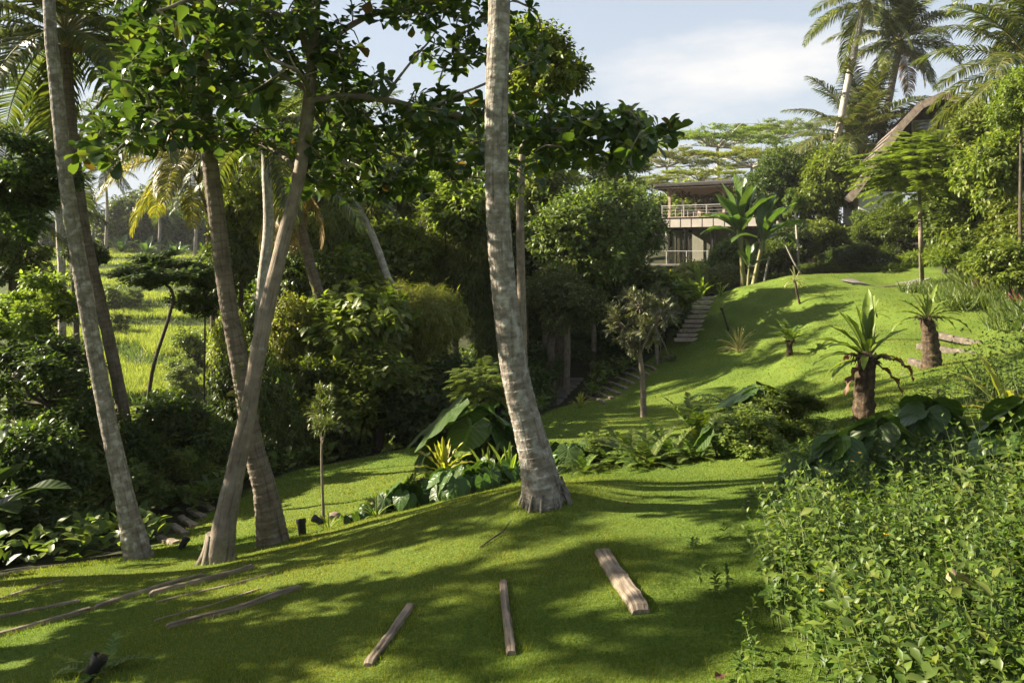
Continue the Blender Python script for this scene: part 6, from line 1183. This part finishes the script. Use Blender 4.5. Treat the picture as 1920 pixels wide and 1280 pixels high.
# paved path across the upper lawn
mb = MB(); xs = np.linspace(14.2, 17.4, 22); y0 = 30.9 - (xs - 14.2) * .05; a = np.stack([xs, y0, terr(xs, y0) + .05], -1); y1 = y0 + 1.1; b2 = np.stack([xs, y1, terr(xs, y1) + .05], -1); i = np.arange(21)[:, None]; mb.add(np.concatenate([a, b2]), np.hstack([i, i + 1, i + 23, i + 22]))
mb.add(np.concatenate([a, a - [0, 0, .12]]), np.hstack([i + 22, i + 23, i + 1, i])); g = part('path', mb, STONE, None); tag(g, kind='structure')
# rocks, fallen leaf, lamps
def rock(label, c, r_, seed, mat):
    n = 14; th = np.linspace(0, 2 * np.pi, 2 * n + 1)[:-1]; ph = np.linspace(-1.2, 1.55, n); T_, Ph = np.meshgrid(th, ph); d = np.stack([np.cos(T_) * np.cos(Ph), np.sin(T_) * np.cos(Ph), np.sin(Ph)], -1)
    V = c + d * np.array(r_) * (.72 + .55 * fbm(d * 1.6 + seed, seed, 4))[..., None]; i = np.arange(n - 1)[:, None] * 2 * n; j = np.arange(2 * n)[None]; k = (j + 1) % (2 * n)
    mb = MB().add(V, np.stack([i + j, i + k, i + k + 2 * n, i + j + 2 * n], -1).reshape(-1, 4)); o = link('rock', mb.mesh('rock', mat, c), None, c); tag(o, label, 'rock')
BROWN = plainmat('brown_rock', [(.3, (.09, .06, .045)), (.55, (.20, .145, .11)), (.75, (.33, .26, .20))], (7, 7, 7), .9, .8)
rock('rounded brown rock at the lawn edge in the planting bed', hit(722, 955) + [0, .05, .05], (.20, .16, .12), 3, BROWN)
rock('small orange-brown rock at the left tip of the planting bed', hit(628, 972) + [0, 0, .03], (.10, .08, .06), 5, BROWN)
rock('little whitish stone on the grass near the bottom log step', hit(1694, 701), (.06, .04, .02), 6, STONE)
LAMPM = plainmat('black_lamp_metal', [(.3, (.010, .010, .011)), (.7, (.022, .022, .024))], (8, 8, 8), .45, .05)
def uplight(label, px, py, s, yaw, tilt):
    b = hit(px, py); o = thing('garden_spotlight', label, 'spotlight', b, 'garden spotlights'); d = np.array([math.sin(yaw) * math.cos(tilt), math.cos(yaw) * math.cos(tilt), math.sin(tilt)]); c = b + [0, 0, .07 * s]
    part('spike', tube(MB(), [b - [0, 0, .08], c], [.012 * s, .012 * s], 8), LAMPM, o)
    part('housing', tube(MB(), [c - d * .07 * s, c - d * .06 * s, c + d * .05 * s, c + d * .06 * s, c + d * .10 * s], np.array([.025, .042, .045, .052, .054]) * s, 20), LAMPM, o)
    part('lens', tube(MB(), [c + d * .1005 * s, c + d * .103 * s], np.array([.046, .046]) * s, 20), GLASS, o)
uplight('black garden spotlight on the lawn at the bottom left, largest in view', 172, 1276, .85, 1.0, 1.0)
uplight('small black spotlight on the lawn right of the far-left palm foot', 343, 1030, .9, .6, .9)
uplight('black spotlight beside the foot of the dark ringed palm', 566, 1003, 1.1, -.5, 1.1)
uplight('black spotlight at the foot of the thin olive sapling', 598, 985, .9, -1.2, .3)
for i, (px, D_, s, ll) in enumerate([(1818, 3.3, .13, 'large beige dead leaf caught on top of the ground cover')]):
    b = P(px, 1095, D_); o = link('fallen_leaf', strap_mesh(.3, .9, s, s * .62, [DRYF := plainmat('beige_dead_leaf', [(.3, (.34, .22, .12)), (.7, (.52, .38, .24))], (20, 20, 20), .7, .2), BK['stemp']], 3, .35), None, b, (.3, .2, 2.0)); tag(o, ll, 'leaf')
for i, (px, py, ll) in enumerate([(1184, 952, 'small reddish fallen leaf on the lawn right of the middle palm'), (1360, 1274, 'small brown fallen leaf at the bottom edge of the lawn')]):
    b = hit(px, py); o = link('fallen_leaf', strap_mesh(.2, .6, .07, .04, [DRYL, BK['stemp']], 4 + i, .3), None, b + [0, 0, .03], (0, 0, 1.2 + i)); tag(o, ll, 'leaf')
fernrow('small fern beside the black spotlight at the bottom left', 205, hit(205, 1245)[1], .30, 7, 'fern', 88, lo=1, hi=3, base=hit(196, 1262))
o = thing('twig', 'bent bare twig lying on the mound left of the middle palm foot', 'twig', hit(925, 1012)); mb = MB(); tube(mb, [hit(900, 1028) + [0, 0, .01], hit(925, 1012) + [0, 0, .02], hit(945, 1000) + [0, 0, .03], hit(958, 985) + [0, 0, .05]], [.006, .007, .006, .003], 6, seg=20); part('stem', mb, BK['dark'], o)
# ------------------------------------------------------------------ trees out of view to the left that shade the near lawn
for i, (x, y, h_, r_, kd, ll) in enumerate([(-8.8, 8.1, 5.0, (1.5, .8, 1.1), 'sparse', 'leafy tree left of the view beside the near lawn'), (-9.4, 6.1, 5.3, (1.6, .85, 1.2), 'sparse', 'leafy tree left of the view in line with the bottom edge'), (-7.2, 5.3, 3.4, (1.2, .8, .9), 'sparse', 'low leafy tree left of the view by the photographer'), (-8.2, 9.5, 3.3, (1.1, .9, .9), 'sparse', 'low leafy tree left of the view beside the far-left palm'), (-8.8, 7.2, 3.6, (1.2, .8, .9), 'sparse', 'low leafy tree left of the view behind the leaving log'), (-9.2, 6.0, 7.0, (1.6, .6, .75), 'sparse', 'tall leafy tree left of the view in line with the bottom edge'), (-9.7, 8.4, 6.9, (1.6, .6, .75), 'sparse', 'tall leafy tree left of the view beside the near lawn'), (-12, 7.3, 8.6, (1.3, .5, .7), 'sparse', 'tallest leafy tree left of the view')]):
    b = np.array([x, y, gz(x, y)]); c = b + [0, 0, h_]; o = thing('broadleaf_tree', ll, 'tree', b, 'trees beyond the left edge'); link('crown', proto((kd, 'mid', i % 2)), o, (0, 0, h_), (0, 0, .1 * i), r_); mb = MB(); tube(mb, [b - [0, 0, .1], b + [.1, 0, h_ * .5], c], [.14, .12, .09], 9, 0, barkd, seg=30); limbs(mb, c - [0, 0, .3 * r_[2]], c, r_[1], r_[2], .07, 6, i); part('trunk', mb, BK['tree'], o)

# tufts of longer grass against the logs and the trunk feet
q = []; rs_ = np.random.RandomState(15)
for a, b in LOGS:
    n = int(420 * np.linalg.norm(b - a)); t_ = rs_.rand(n, 1); d = nrm(b - a); sd = np.array([-d[1], d[0], 0]); q.append(a * (1 - t_) + b * t_ + sd * (rs_.choice([-1, 1], (n, 1)) * rs_.uniform(.035, .12, (n, 1))))
for o in [o for o in COL.objects if o.get('category') in ('palm tree', 'tree', 'fern') and o.location.y < 20 and o.location.x > -6]:
    n = 260; a = rs_.uniform(0, 6.283, n); r_ = rs_.uniform(.12, .34, n); q.append(np.array(o.location) + np.stack([np.cos(a) * r_, np.sin(a) * r_, 0 * a], -1))
q = np.concatenate(q); q[:, 2] = terr(q[:, 0], q[:, 1]) - .005; n = len(q); k = inpoly(q[:, 0], q[:, 1], LAWN); q = q[k]; n = len(q)
h = rs_.uniform(.02, .06, n); a = rs_.uniform(0, 6.283, n); a2 = rs_.uniform(0, 6.283, n); s = np.stack([np.cos(a), np.sin(a), 0 * a], -1) * .0024
mb = MB().add(np.stack([q - s, q + s, q + np.stack([np.cos(a2) * h * .5, np.sin(a2) * h * .5, h], -1)], 1).reshape(-1, 3), np.arange(3 * n).reshape(-1, 3))
g = part('lawn_grass', mb, LM['grass'], None, smooth=False); tag(g, 'longer grass growing against the logs and trunk feet', 'grass', kind='stuff')
# ------------------------------------------------------------------ haze
hm = MB(); box(hm, (-1300, -900, -12), (2600, 0, 0), (0, 2600, 0), (0, 0, 42))
m, t, N, Lk = newmat('haze_air'); pv = N('ShaderNodeVolumePrincipled'); pv.inputs['Density'].default_value = .00024; pv.inputs['Color'].default_value = (.93, .95, .97, 1); pv.inputs['Anisotropy'].default_value = 0.0
oo = N('ShaderNodeOutputMaterial'); Lk(pv.outputs[0], oo.inputs['Volume'])
g = part('haze', hm, m, None, smooth=False); tag(g, kind='stuff')
